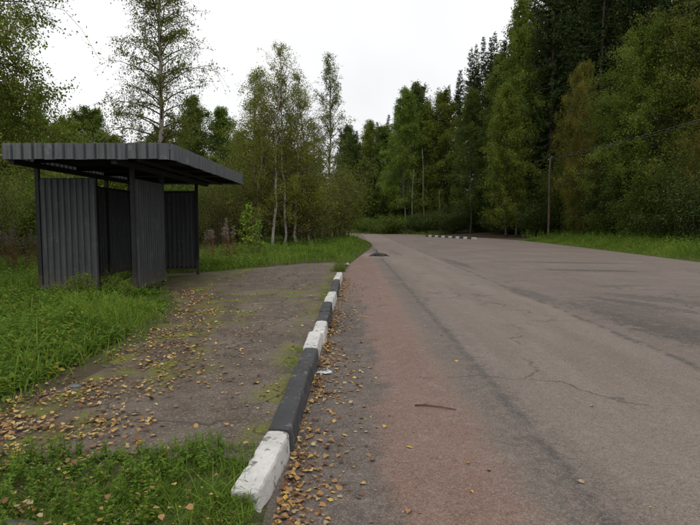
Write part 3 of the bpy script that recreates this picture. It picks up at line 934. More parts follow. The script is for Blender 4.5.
tree_px('birch_slim2', 'birch_tree', 256, 31.0, 9.8, L_BIRCHY, M_BIRCH, 'yellow-green birch leftmost of the clump beside the shelter roof', rz=5.0)
tree_px('bush_willow', 'willow_bush', 322, 34.5, 6.6, L_WILLOW, M_TWIG, 'large grey-green willow bush at the inside of the road bend', 'bush', wide=1.1)
tree_px('bush_willow', 'willow_bush', 296, 31.5, 5.6, L_WILLOW, M_TWIG, 'grey-green willow bush under the white birch trunks', 'bush')
tree_px('bush_tall', 'leafy_bush', 340, 40.0, 5.4, L_OLIVE, M_TWIG, 'tall olive bush by the road just before the bend', 'bush')
tree_px('bush_willow', 'willow_bush', 250, 34.0, 5.2, L_OLIVE, M_TWIG, 'olive willow bush right of the shelter behind the bright sapling', 'bush')
tree_px('bush_willow', 'willow_bush', 222, 30.0, 5.0, L_WILLOW, M_TWIG, 'willow bush showing just right of the shelter corner post', 'bush', wide=0.9)
tree_px('bush_round', 'leafy_bush', 190, 33.0, 5.0, L_GREEN, M_TWIG, 'green bush behind the far end of the shelter', 'bush')
tree_px('bush_round', 'leafy_bush', 12, 24.0, 4.2, L_FRESH, M_TWIG, 'green bush left of the shelter below the overhanging birch', 'bush')
tree_px('bush_willow', 'willow_bush', -22, 21.0, 4.6, L_WILLOW, M_TWIG, 'willow bush cut by the left picture edge', 'bush')
tree_px('bush_willow', 'willow_bush', 40, 29.0, 5.6, L_OLIVE, M_TWIG, 'olive willow bush beside the shelter back post', 'bush')
tree_px('bush_tall', 'leafy_bush', 84, 31.0, 6.0, L_FRESH, M_TWIG, 'tall green bush behind the back wall of the shelter', 'bush')
tree_px('bush_tall', 'leafy_bush', 134, 33.0, 6.0, L_OLIVE, M_TWIG, 'tall olive bush behind the middle of the shelter', 'bush')
tree_px('aspen', 'aspen_tree', 40, 66.0, 14.6, L_FRESH, M_BARKP, 'light green rounded aspen far behind the left end of the shelter roof', wide=1.15)
tree_px('maple', 'broadleaf_tree', 96, 72.0, 15.8, L_GREEN, M_BARK, 'mid green rounded tree far behind the roof beside the light aspen')
tree_px('maple', 'broadleaf_tree', 66, 58.0, 11.5, L_FRESH, M_BARK, 'lower fresh green tree in front of the two rounded far trees')
tree_px('aspen2', 'aspen_tree', 14, 55.0, 11.8, L_GREEN, M_BARKP, 'green tree between the overhanging birch and the far aspen', wide=1.2)
tree_px('spruce_small', 'spruce_tree', 126, 40.0, 8.4, L_SPRUCE2, M_BARK, 'young olive spruce left of the lone birch trunk')
tree_px('spruce_small', 'spruce_tree', 143, 42.0, 9.0, L_SPRUCE2, M_BARK, 'young olive spruce right against the lone birch trunk', wide=1.1)
tree_px('spruce_small', 'spruce_tree', 174, 42.0, 10.0, L_SPRUCE2, M_BARK, 'young spruce right of the lone birch, above the roof corner')
tree_px('aspen2', 'aspen_tree', 200, 52.0, 12.8, L_GREEN, M_BARKP, 'slender dark green aspen above the near roof corner', wide=1.0)
tree_px('aspen2', 'aspen_tree', 227, 54.0, 12.2, L_GREEN, M_BARKP, 'slender green aspen left of the yellow birch clump', wide=1.05)
for k, (px, d, H, kind, lm) in enumerate([(-20, 48, 10, 'aspen', L_GREEN), (120, 64, 11, 'aspen', L_OLIVE), (160, 60, 11, 'maple', L_GREEN), (186, 66, 12, 'aspen', L_OLIVE), (245, 60, 11, 'aspen', L_FRESH),
                                          (262, 66, 12, 'aspen2', L_FRESH), (285, 56, 9, 'maple', L_FRESH), (306, 92, 13, 'aspen', L_GREEN), (320, 96, 14, 'spruce2', L_SPRUCE), (215, 44, 6.5, 'maple', L_FRESH),
                                          (-70, 40, 10, 'maple', L_GREEN), (30, 44, 7, 'maple', L_FRESH), (100, 48, 8, 'maple', L_GREEN), (292, 90, 12, 'maple', L_GREEN), (275, 46, 6.5, 'bush_tall', L_FRESH), (300, 49, 6.5, 'bush_tall', L_WILLOW)]):
    tree_px(kind, 'spruce_tree' if 'spruce' in kind else 'background_tree', px, d, H, lm, M_BARK, '%s background tree %s' % ({L_FRESH: 'fresh green', L_GREEN: 'green', L_OLIVE: 'olive', L_SPRUCE: 'dark spruce', L_WILLOW: 'grey-green'}[lm], ['behind the overhanging birch', 'far behind the young spruces', 'far behind the lone birch', 'far behind the near roof corner', 'far behind the slender aspens',
            'far behind the leftmost yellow birch', 'low behind the white-trunked birch', 'far down the side road behind the sparse birch', 'far down the side road left of the bend', 'low behind the far roof corner', 'cut by the left picture edge',
            'low behind the shelter back post', 'low behind the shelter roof middle', 'far behind the birch clump', 'low and bushy behind the birch clump', 'low and bushy behind the large willow'][k]), 'tree', 'trees of the wood on the left')

for px, d, H, lm, lab in ((262, 29.5, 9.6, L_BIRCHY, 'bushy yellow-green birch left beside the white-trunked birch'), (298, 30.0, 8.8, L_BIRCHY, 'bushy yellow-green birch right of the two white trunks'), (266, 33.5, 8.6, L_BIRCHY, 'young yellow birch behind the tall white-trunked birch'), (238, 35.0, 7.0, L_BIRCH, 'young green birch just past the far roof corner'), (314, 37.0, 8.0, L_OLIVE, 'young olive birch behind the large willow bush'), (292, 35.0, 8.2, L_BIRCH, 'young green birch in the middle of the birch clump')):
    tree_px('birch_slim2', 'birch_tree', px, d, H, lm, M_BIRCH, lab, wide=1.25)

for px, d, H, kind, lab in ((-120, 38, 10, 'maple', 'wide tree left of the picture, nearest to its edge'), (-190, 42, 12, 'aspen', 'tall aspen left of the picture beyond the wide tree'), (-270, 36, 10, 'maple', 'wide tree farthest left of the picture'), (-150, 60, 13, 'aspen2', 'aspen behind the wide tree left of the picture')):
    tree_px(kind, 'background_tree', px, d, H, L_GREEN, M_BARK, lab, 'tree', 'trees of the wood on the left')

# --- far side of the bend
far = [
    ('spruce2', 341, 86, 15.5, L_SPRUCE, 'spruce_tree', 'small dark spruce at the left end of the far tree line', 1.0),
    ('aspen', 354, 82, 13.5, L_DARK, 'broadleaf_tree', 'dark rounded tree second in the far tree line past the bend', 0.9),
    ('aspen2', 370, 82, 15.4, L_OLIVE, 'broadleaf_tree', 'olive tree in the far tree line left of the pale aspen', 0.9),
    ('maple', 384, 80, 14.6, L_GREEN, 'broadleaf_tree', 'rounded green tree behind the low bush at the bend', 0.8),
    ('spruce2', 398, 84, 19.5, L_SPRUCE, 'spruce_tree', 'pointed spruce behind the left side of the pale aspen', 0.9),
    ('spruce', 411, 82, 21.0, L_SPRUCE, 'spruce_tree', 'pointed spruce peeking over the top of the pale aspen', 0.85),
    ('birch_forest', 405, 73, 18.6, L_FRESH, 'aspen_tree', 'pale green aspen with a thin white trunk facing the bend', 0.95),
    ('aspen2', 428, 74, 16.5, L_GREEN, 'broadleaf_tree', 'green tree right of the pale aspen with the white trunk', 0.9),
    ('aspen', 443, 72, 17.6, L_OLIVE, 'broadleaf_tree', 'olive green tree in front of the middle spruces', 0.85),
    ('spruce2', 456, 74, 20.0, L_SPRUCE, 'spruce_tree', 'dark spruce left of the twin pointed spruces', 0.95),
    ('spruce', 473, 72, 23.8, L_SPRUCE, 'spruce_tree', 'left one of the twin tall pointed spruces', 0.85),
    ('spruce2', 487, 70, 24.0, L_SPRUCE, 'spruce_tree', 'right one of the twin tall pointed spruces', 0.9),
    ('birch_forest', 470, 62, 16.0, L_GREEN, 'birch_tree', 'slender birch in front of the twin spruces', 0.9),
]
for kind, px, d, H, lm, nm, lab, w in far:
    tree_px(kind, nm, px, d, H, lm, M_BARK if 'birch' not in kind else M_BARKP, lab, 'tree', wide=w)
tree_px('bush_low', 'leafy_bush', 385, 69.5, 2.7, L_GREEN, M_TWIG, 'low bright bush at the far road edge below the pale aspen', 'bush', wide=1.6)
tree_px('bush_low', 'leafy_bush', 366, 74.0, 2.0, L_GREEN, M_TWIG, 'small low bush left of the bright bush at the far road edge', 'bush', wide=1.4)
tree_px('bush_round', 'leafy_bush', 420, 67.5, 2.8, L_DARK, M_TWIG, 'dark bush behind the far painted kerb', 'bush', wide=1.3)
tree_px('bush_round', 'leafy_bush', 452, 62.0, 3.4, L_DARK, M_TWIG, 'dark bush behind the near end of the far painted kerb', 'bush', wide=1.3)

# --- right-hand forest front
right = [
    ('birch_forest', 497, 55, 17.5, L_GREEN, M_BIRCH, 'birch_tree', 'green birch left of the tall pale birch at the forest corner', 0.75),
    ('birch_forest', 516, 50, 21.0, L_FRESH, M_BIRCH, 'birch_tree', 'tall pale green birch reaching the sky at the forest corner', 0.65),
    ('aspen2', 506, 47, 12.5, L_OLIVE, M_BARK, 'broadleaf_tree', 'olive tree low in front of the tall pale birch', 0.85),
    ('spruce', 548, 43, 25.0, L_SPRUCE, M_BARK, 'spruce_tree', 'huge dark spruce behind the wooden pole', 0.95),
    ('spruce3', 530, 46, 20.0, L_SPRUCE, M_BARK, 'spruce_tree', 'dark spruce between the pale birch and the huge spruce', 0.85),
    ('spruce2', 596, 40, 25.0, L_SPRUCE, M_BARK, 'spruce_tree', 'second huge dark spruce right of the wooden pole', 1.0),
    ('leafy_near', 580, 36, 11.0, L_AUTUMN, M_BARK, 'maple_tree', 'yellowing maple in front of the huge spruces', 0.5),
    ('leafy_near', 645, 31, 11.6, L_FRESH, M_BARK, 'broadleaf_tree', 'fresh green tree spreading branches left over the dark spruces', 0.95),
    ('leafy_near2', 712, 29, 17.5, L_OLIVE, M_BARK, 'broadleaf_tree', 'olive brown tree filling the top right corner', 0.95),
    ('leafy_near', 716, 24, 8.5, L_AUTUMN, M_BARK, 'maple_tree', 'small yellow-brown tree at the right picture edge under the wires', 0.62),
    ('spruce3', 640, 38, 22.0, L_SPRUCE, M_BARK, 'spruce_tree', 'dark spruce behind the fresh green tree', 1.0),
    ('spruce2', 700, 34, 22.0, L_SPRUCE, M_BARK, 'spruce_tree', 'dark spruce behind the olive brown corner tree', 1.0),
    ('leafy_near2', 612, 34, 8.0, L_DARK, M_BARK, 'broadleaf_tree', 'dark young tree right of the pole below the yellowing maple', 0.9),
]
for kind, px, d, H, lm, bm_, nm, lab, w in right:
    k_ = 1.22 if px > 525 else 1.08
    d, H = d * k_, H * k_
    tree_px(kind, nm, px, d, H, lm, bm_, lab, 'tree', wide=w)

shrubs = [
    ('bush_tall', 571, 37.0, 6.2, L_GREEN, 'tall green shrub immediately right of the wooden pole', 1.0),
    ('bush_round', 536, 44.0, 3.2, L_DARK, 'dark shrub left of the wooden pole foot', 1.2),
    ('bush_low', 510, 50.0, 2.4, L_DARK, 'dark low shrub at the brown bank under the forest corner', 1.4),
    ('bush_round', 602, 33.0, 3.4, L_DARK, 'dark shrub third from the pole along the grass verge', 1.0),
    ('bush_low', 590, 34.0, 1.9, L_GREEN, 'low green shrub in front of the tall shrub by the pole', 1.1),
    ('bush_tall', 632, 30.0, 5.0, L_DARK, 'tall dark shrub in the middle of the right verge', 1.0),
    ('bush_round', 650, 27.5, 3.2, L_GREEN, 'green shrub right of the tall dark shrub on the verge', 1.0),
    ('bush_low', 622, 30.5, 2.0, L_GREEN, 'low leafy shrub at the verge left of the green shrub', 1.2),
    ('bush_tall', 682, 25.5, 4.8, L_GREEN, 'tall leafy shrub near the right picture edge', 1.0),
    ('bush_low', 672, 25.0, 1.8, L_DARK, 'low dark shrub at the verge under the tall leafy shrub', 1.2),
    ('bush_round', 708, 22.5, 3.4, L_DARK, 'dark shrub cut by the right picture edge', 1.1),
    ('bush_round', 478, 58.0, 3.2, L_DARK, 'dark shrub between the forest corner and the far kerb', 1.3),
]
for kind, px, d, H, lm, lab, w in shrubs:
    k_ = 1.3 if px > 560 else 1.12
    d, H = d * k_, H * k_ * 0.95
    tree_px(kind, 'leafy_shrub', px, d, H, lm, M_TWIG, lab, 'shrub', wide=w)

# --- trees standing deeper in the forest
MARKS = [(348, 'the left end of the far tree line'), (376, 'the low bush at the bend'), (402, 'the pale aspen'), (430, 'the bare white trunks'), (456, 'the middle spruces'), (480, 'the twin pointed spruces'),
         (508, 'the tall pale birch'), (533, 'the dark spruce left of the pole'), (556, 'the wooden pole'), (582, 'the yellowing maple'), (606, 'the second huge spruce'), (636, 'the fresh green tree'), (668, 'the tall leafy shrub'), (705, 'the olive brown corner tree'), (740, 'the right picture edge tree')]
USED = {}
def behind(px, what):
    m_ = min(MARKS, key=lambda q: abs(q[0] - px))[1]
    k_ = USED[(m_, what)] = USED.get((m_, what), 0) + 1
    return ('' if k_ == 1 else {2: 'second ', 3: 'third ', 4: 'fourth '}[k_]) + what + ' behind ' + m_
deep = []
rr = random.Random(5)
for (px, d, H) in [(347, 95, 17.0), (357, 94, 16.5), (366, 95, 17.5), (377, 94, 18.0), (388, 93, 19.0), (396, 92, 20.5), (405, 92, 22.0), (413, 90, 22.5), (424, 90, 20.5), (436, 88, 21.0), (447, 86, 22.0), (458, 86, 24.5), (468, 84, 27.0), (480, 82, 28.0), (491, 80, 28.0), (500, 64, 22), (512, 62, 20), (526, 58, 24), (540, 54, 26),
                   (556, 52, 26), (570, 50, 27), (586, 50, 26), (604, 48, 27), (620, 46, 26), (640, 46, 26), (660, 44, 26), (680, 43, 26), (700, 42, 26), (724, 40, 24), (556, 64, 28), (590, 62, 28), (630, 58, 28), (672, 55, 28), (520, 72, 26),
                   (498, 74, 22), (664, 36, 20), (622, 40, 20), (716, 30, 16), (740, 28, 18)]:
    d, H = (d * 1.17, H * 1.17) if px > 520 else (d, H)
    kind = rr.choice(['spruce', 'spruce2', 'spruce3', 'spruce2', 'aspen2', 'spruce3'])
    lm = L_SPRUCE if 'spruce' in kind else L_DARK
    tree_px(kind, 'spruce_tree' if 'spruce' in kind else 'broadleaf_tree', px, d, H, lm, M_BARK,
            behind(px, 'dark spruce deep in the forest' if 'spruce' in kind else 'dark leafy tree deep in the forest'), 'tree', 'trees deep in the forest')
for (px, d) in [(346, 84), (362, 83), (378, 84), (394, 80), (410, 78), (426, 76), (440, 74), (458, 70), (470, 68), (486, 63), (498, 58), (524, 52), (548, 48), (562, 44), (580, 42), (598, 40), (616, 38), (634, 36), (656, 34), (676, 33), (696, 30), (716, 28)]:
    d *= 1.22 if px > 540 else 1.05
    tree_px(rr.choice(['bush_tall', 'bush_round']), 'undergrowth_bush', px, d, rr.uniform(4.0, 6.0), L_DARK, M_TWIG, behind(px, 'dark undergrowth bush'), 'bush', 'undergrowth of the forest', wide=1.3)

# bare white trunks seen among the far trees
for px, d, H, lab in ((424, 70.5, 10.5, 'thin bare pale birch trunk below the pale aspen crown'), (440, 66.0, 5.0, 'short leaning white birch trunk behind the far kerb'), (411, 70, 8.0, 'thin white trunk left of the longest bare trunk')):
    x = at_depth(px, d)
    e = empty('birch_tree', (x, d, gz(x, d)))
    tag(e, lab, 'tree')
    m = MB()
    zz = np.linspace(-0.1, H, 9)
    pts = np.column_stack([0.03 * zz * (-1 if px > 420 else 1) + 0.05 * np.sin(zz), 0 * zz, zz])
    m.tube(pts, np.linspace(0.07, 0.03, 9), 6)
    for k in range(5):
        q = pts[4 + k % 4]
        m.tube([q, q + np.array([random.uniform(-1, 1), random.uniform(-1, 1), 0.7]) * 0.9], [0.025, 0.008], 4)
    m.build('trunk', M_BARKP, e, True)

# ------------------------------------------------------------------ grasses
G_NEAR = leaf_mat('grass_blades', (0.08, 0.145, 0.013), (0.185, 0.28, 0.032), (0.28, 0.23, 0.07), 0.95, trans=0.45, objvar=0.0)
G_FAR = leaf_mat('verge_grass_blades', (0.08, 0.145, 0.014), (0.19, 0.28, 0.034), (0.28, 0.23, 0.07), 0.96, trans=0.45, objvar=0.0)
G_DRY = leaf_mat('meadow_grass_blades', (0.07, 0.095, 0.016), (0.17, 0.18, 0.04), (0.27, 0.2, 0.09), 0.86, trans=0.4, objvar=0.0)
G_HERB = leaf_mat('weed_leaves', (0.075, 0.14, 0.015), (0.165, 0.265, 0.036), (0.3, 0.25, 0.03), 0.97, trans=0.45, objvar=0.0)

def sample(n, x0, x1, y0, y1, keep):
    x = rng.uniform(x0, x1, n); y = rng.uniform(y0, y1, n)
    k = keep(x, y)
    return x[k], y[k]

def blades(x, y, h, w, lean=0.35, seg=3, clump=None):
    n = len(x)
    z = ground_z(x, y) - 0.02
    az = rng.uniform(0, 2 * math.pi, n)
    ln = h * lean * rng.uniform(0.15, 1.6, n)
    d = np.stack([np.cos(az), np.sin(az), np.zeros(n)], -1)
    fa = az + rng.normal(math.pi / 2, 0.5, n)
    s = np.stack([np.cos(fa), np.sin(fa), np.zeros(n)], -1) * (w * rng.uniform(0.6, 1.3, n))[:, None] * 0.5
    base = np.stack([x, y, z], -1)
    ts = np.linspace(0, 1, seg + 1)
    vs_ = []
    for i, t in enumerate(ts):
        c = base + d * (ln * t ** 2)[:, None] + np.array([0, 0, 1.0]) * (h * (t - 0.28 * lean * 2 * t ** 3 * rng.uniform(0.3, 1.2, n)))[:, None]
        if i < seg:
            ww = (1 - 0.55 * t ** 1.5)
            vs_ += [c - s * ww, c + s * ww]
        else:
            vs_ += [c]
    V = np.stack(vs_, 1)
    k = V.shape[1]
    V = V.reshape(-1, 3)
    o = np.arange(n)[:, None] * k
    quads = [o + np.array([[2 * i, 2 * i + 1, 2 * i + 3, 2 * i + 2]]) for i in range(seg - 1)]
    tri = o + np.array([[2 * seg - 2, 2 * seg - 1, 2 * seg]])
    patch = value_noise(x * 0.9, y * 0.9, 9)
    tint = np.clip(0.15 + 0.6 * patch + rng.normal(0, 0.2, n), 0, 1)
    fs = ([np.concatenate(quads)] if quads else []) + [tri]
    return V, fs, np.repeat(tint, k)

def grass_object(name, parts, mat, label):
    mb = MB()
    for V, fs, t in parts:
        mb.add(V, fs, t)
    o = mb.build(name, mat)
    tag(o, label, 'grass', kind='stuff')

def not_road(x, y, m=0.0):
    return ~in_poly(x, y, ROAD) & (dist_poly(x, y, ROAD) > m)
def in_shelter(x, y):
    return (x > SX0 + 0.1) & (x < SX1 + 0.3) & (y > SY0 + 0.3) & (y < SY1 + 0.1)

def herbs(x, y, h, leaf, per=14, lw=0.55):
    """leafy upright weeds; many joined in one mesh"""
    n = len(x)
    z = ground_z(x, y)
    Cs, As, Ls, Ts = [], [], [], []
    ax = rng.normal(0, 0.12, (n, 2)) * h[:, None]
    tb = np.clip(rng.normal(0.5, 0.22, n), 0, 1)
    for k in range(per):
        t = (k + rng.random(n)) / per
        az = rng.uniform(0, 6.28, n)
        l = leaf * (1.2 - 0.6 * t) * rng.uniform(0.7, 1.3, n)
        d = np.stack([np.cos(az), np.sin(az), rng.normal(0.15, 0.35, n)], -1)
        c = np.stack([x + ax[:, 0] * t, y + ax[:, 1] * t, z + h * (0.12 + 0.88 * t)], -1)
        Cs.append(c + unit(d) * (l * 0.55)[:, None]); As.append(d); Ls.append(l)
        Ts.append(np.clip(tb + rng.normal(0, 0.15, n), 0, 1))
    C, A, L, T = map(np.concatenate, (Cs, As, Ls, Ts))
    # leaf blade turned face up
    A = unit(A)
    S = unit(np.cross(A, np.array([0, 0, 1.0]) + rng.normal(0, 0.3, (len(A), 3))))
    N = np.cross(S, A)
    w = (L * lw * 0.5)[:, None]; l = (L * 0.5)[:, None]
    V = np.stack([C - A * l, C + S * w + N * w * 0.2, C + A * l - N * l * 0.35, C - S * w + N * w * 0.2], 1).reshape(-1, 3)
    q = np.arange(len(C))[:, None] * 4 + np.arange(4)[None]
    # stems as thin upright strips
    b = np.stack([x, y, z - 0.02], -1)
    tp = np.stack([x + ax[:, 0], y + ax[:, 1], z + h], -1)
    e1 = np.array([0.004, 0.002, 0]); e2 = np.array([-0.002, 0.004, 0])
    Vs = np.stack([b + e1, b - e1, tp, b + e2, b - e2], 1).reshape(-1, 3)
    o5 = np.arange(n)[:, None] * 5
    tr = np.concatenate([o5 + np.array([[0, 1, 2]]), o5 + np.array([[3, 4, 2]])])
    return [(V, [q], np.repeat(T, 4)), (Vs, [tr], np.full(len(Vs), 0.35))]

# left meadow right up to the platform
def keep_left(x, y):
    dp = dist_poly(x, y, PLAT)
    ip = in_poly(x, y, PLAT)
    n = value_noise(x * 2.3, y * 2.3, 11)
    k = ~ip & (x < left_x(y) - 0.14) & ~in_shelter(x, y)
    k &= (dp > 0.30) | (rng.random(len(x)) < 0.25 + 0.4 * n)
    return k & (rng.random(len(x)) < 0.35 + 0.9 * n)
parts = []
x, y = sample(40000, -8.5, -1.6, 3.4, 11.0, keep_left)
hh = np.interp(y, [7.5, 9.5], [1.0, 0.55]) * (0.14 + 0.34 * value_noise(x * 0.8, y * 0.8, 21) + 0.16 * value_noise(x * 2.5, y * 2.5, 2)) * np.clip(dist_poly(x, y, PLAT) / 0.9 + 0.25, 0.25, 1.0) * rng.uniform(0.5, 1.2, len(x))
parts.append(blades(x, y, hh * rng.choice([0.7, 1.0, 1.5], len(x), p=[0.4, 0.45, 0.15]), 0.010 + 0.0 * hh, 0.7))
x, y = sample(26000, -16.0, -3.0, 11.0, 19.0, keep_left)
hh = (0.20 + 0.35 * value_noise(x * 0.8, y * 0.8, 21)) * np.clip(dist_poly(x, y, PLAT) / 0.9 + 0.25, 0.3, 1.0) * rng.uniform(0.5, 1.2, len(x))
parts.append(blades(x, y, hh, 0.014 + 0.0 * hh, 0.5, 2))
grass_object('meadow_grass', parts, G_NEAR, 'tall green grass between the shelter and the platform edge')

parts = []
x, y = sample(30000, -45, -3.5, 18, 48, lambda x, y: not_road(x, y, 0.8) & ~in_poly(x, y, PLAT) & (rng.random(len(x)) < 0.3 + value_noise(x * 0.5, y * 0.5, 4)))
parts.append(blades(x, y, 0.45 * rng.uniform(0.5, 1.4, len(x)), 0.03 + 0 * x, 0.4, 2))
grass_object('rough_grass', parts, G_DRY, 'rough dry meadow grass behind and left of the shelter')

parts = []
x, y = sample(15000, -3.4, -0.55, 1.5, 3.75, lambda x, y: (y < 2.9 + 0.75 * value_noise(x * 2.2, y * 0 + 1.0, 8) + 0.1 * rng.normal(size=len(x))) & (x < kerb_x(y) - 0.09) & (rng.random(len(x)) < 0.15 + 0.85 * value_noise(x * 4, y * 4, 6)))
parts.append(blades(x, y, (0.03 + 0.12 * value_noise(x * 2.5, y * 2.5, 7)) * rng.uniform(0.4, 1.4, len(x)), 0.005 + 0 * x, 0.8, 4))
x, y = sample(16000, -3.2, -0.45, 1.5, 3.3, lambda x, y: x < kerb_x(y) - 0.09 + 0.12 * (y < 2.7))
parts.append(blades(x, y, 0.045 * rng.uniform(0.4, 1.6, len(x)), 0.005 + 0 * x, 0.9, 3))
x = rng.normal(-0.44, 0.05, 90); y = rng.uniform(2.35, 2.66, 90)
parts.append(blades(x, y, 0.10 * rng.uniform(0.4, 1.3, 90), 0.006 + 0 * x, 0.9, 4))
x, y = sample(15000, -2.2, -0.5, 1.7, 2.75, lambda x, y: (x < kerb_x(y) - 0.02) & (rng.random(len(x)) < 0.35 + 0.65 * value_noise(x * 6, y * 6, 91)))
parts.append(blades(x, y, 0.06 * rng.uniform(0.3, 1.7, len(x)), 0.0048 + 0 * x, 1.0, 3))
x = rng.uniform(-1.3, -0.58, 420); y = rng.normal(2.97, 0.07, 420)
parts.append(blades(x, y, 0.06 * rng.uniform(0.4, 1.6, 420), 0.005 + 0 * x, 0.9, 3))
x = rng.normal(-0.60, 0.06, 170); y = rng.uniform(2.45, 2.66, 170)
parts.append(blades(x, y, 0.07 * rng.uniform(0.4, 1.5, 170), 0.005 + 0 * x, 0.9, 3))
x = rng.normal(-0.66, 0.05, 110); y = rng.uniform(2.3, 2.75, 110)
parts.append(blades(x, y, 0.17 * rng.uniform(0.4, 1.3, 110), 0.007 + 0 * x, 0.9, 4))
# tufts along the inner side of the kerb and in the platform
for (ty0, ty1, cnt, hgt) in ((2.9, 3.3, 120, 0.07), (4.9, 5.9, 260, 0.07), (6.4, 7.0, 60, 0.05), (9.3, 11.2, 420, 0.06), (11.5, 13.5, 200, 0.06)):
    y = rng.uniform(ty0, ty1, cnt); x = kerb_x(y) - 0.10 - np.abs(rng.normal(0, 0.07, cnt))
    parts.append(blades(x, y, hgt * rng.uniform(0.4, 1.4, cnt), 0.006 + 0 * x, 0.8, 3))
x, y = sample(9000, -4.3, -0.6, 8.6, 16.5, lambda x, y: in_poly(x, y, PLAT) & (value_noise(x * 1.7, y * 1.7, 31) * (0.6 + 0.6 * np.exp(-((y - 10.6) / 0.8) ** 2)) > 0.66))
parts.append(blades(x, y, 0.035 * rng.uniform(0.4, 1.5, len(x)), 0.006 + 0 * x, 0.8, 2))
grass_object('foreground_grass', parts, G_NEAR, 'short grass and tufts in the foreground and along the kerb')

parts = []
x, y = sample(60000, -6.5, 2.0, 14.8, 60, lambda x, y: not_road(x, y, 0.02) & ~in_poly(x, y, PLAT) & (x < left_x(y)) & ~in_shelter(x, y) & (rng.random(len(x)) < 0.4 + 0.8 * value_noise(x * 1.2, y * 1.2, 14)))
hh = (0.16 + 0.45 * value_noise(x * 0.6, y * 0.6, 17)) * np.clip(dist_poly(x, y, ROAD) / 2.2 + 0.3, 0.3, 1.0) * rng.uniform(0.5, 1.2, len(x))
parts.append(blades(x, y, hh, 0.022 + 0 * x, 0.45, 2))
grass_object('verge_grass', parts, G_FAR, 'bright green verge grass beyond the platform at the inside of the bend')

parts = []
x, y = sample(120000, 11.5, 22.5, 12, 52, lambda x, y: not_road(x, y, 0.05) & (dist_poly(x, y, ROAD) < 6.8) & (rng.random(len(x)) < 0.45 + 0.7 * value_noise(x * 1.2, y * 1.2, 24)) & (y < 43 + 4 * value_noise(x, y * 0, 3)))
dr = dist_poly(x, y, ROAD)
parts.append(blades(x, y, (0.10 + 0.30 * np.clip(dr / 1.6, 0, 1)) * rng.uniform(0.5, 1.3, len(x)), 0.022 + 0 * x, 0.45, 2))
grass_object('verge_grass', parts, G_FAR, 'bright green grass strip along the right side of the road')
parts = []
x, y = sample(14000, -14, 12, 60, 84, lambda x, y: not_road(x, y, 0.1) & (dist_poly(x, y, ROAD) < 3.0) & (y > 62 + 0 * x))
parts.append(blades(x, y, 0.40 * rng.uniform(0.5, 1.3, len(x)), 0.04 + 0 * x, 0.45, 2))
grass_object('verge_grass', parts, G_FAR, 'grass strip at the far road edge in front of the far trees')

# weeds
hp = []
def keep_weed(x, y):
    return keep_left(x, y) & (dist_poly(x, y, PLAT) > 0.25) & (value_noise(x * 1.1, y * 1.1, 41) > 0.35)
x, y = sample(9000, -8.5, -1.9, 3.6, 11.0, keep_weed)
hp += herbs(x, y, np.interp(y, [7.5, 9.5], [1.0, 0.55]) * (0.18 + 0.34 * value_noise(x * 0.9, y * 0.9, 21)) * rng.uniform(0.6, 1.3, len(x)) * np.clip(dist_poly(x, y, PLAT) / 0.9, 0.4, 1), 0.085, 15, 0.42)
x, y = sample(2600, -14, -4, 11, 18, keep_left)
hp += herbs(x, y, 0.45 * rng.uniform(0.5, 1.3, len(x)), 0.08, 12)
x, y = sample(1800, -5.5, 0.6, 15.6, 40, lambda x, y: not_road(x, y, 0.6) & ~in_poly(x, y, PLAT) & (x < left_x(y) - 0.4) & (value_noise(x * 0.8, y * 0.8, 51) > 0.4))
hp += herbs(x, y, 0.5 * rng.uniform(0.4, 1.3, len(x)), 0.10, 12)
x, y = sample(5200, 13.0, 22.5, 14, 48, lambda x, y: not_road(x, y, 1.2) & (dist_poly(x, y, ROAD) < 7.2) & (rng.random(len(x)) < dist_poly(x, y, ROAD) / 5))
hp += herbs(x, y, 0.6 * rng.uniform(0.4, 1.3, len(x)), 0.13, 12)
mb = MB()
for V, fs, t in hp:
    mb.add(V, fs, t)
tag(mb.build('weeds', G_HERB), 'leafy green weeds mixed into the grass around the shelter and verges', 'weeds', kind='stuff')

# ground-elder like ground cover in the bottom left corner
x, y = sample(1000, -2.6, -0.75, 1.6, 3.6, lambda x, y: (value_noise(x * 1.9, y * 1.9, 61) > 0.36 + 0.26 * (x > -1.5)) & (y < 3.2))
hp = herbs(x, y, (0.05 + 0.12 * value_noise(x * 2, y * 2, 62)) * rng.uniform(0.6, 1.5, len(x)), 0.031, 16, 0.5)
mb = MB()
for V, fs, t in hp:
    mb.add(V, fs, t)
tag(mb.build('ground_cover', G_HERB), 'low bright green ground cover with small leaves in the bottom left corner', 'ground cover', kind='stuff')

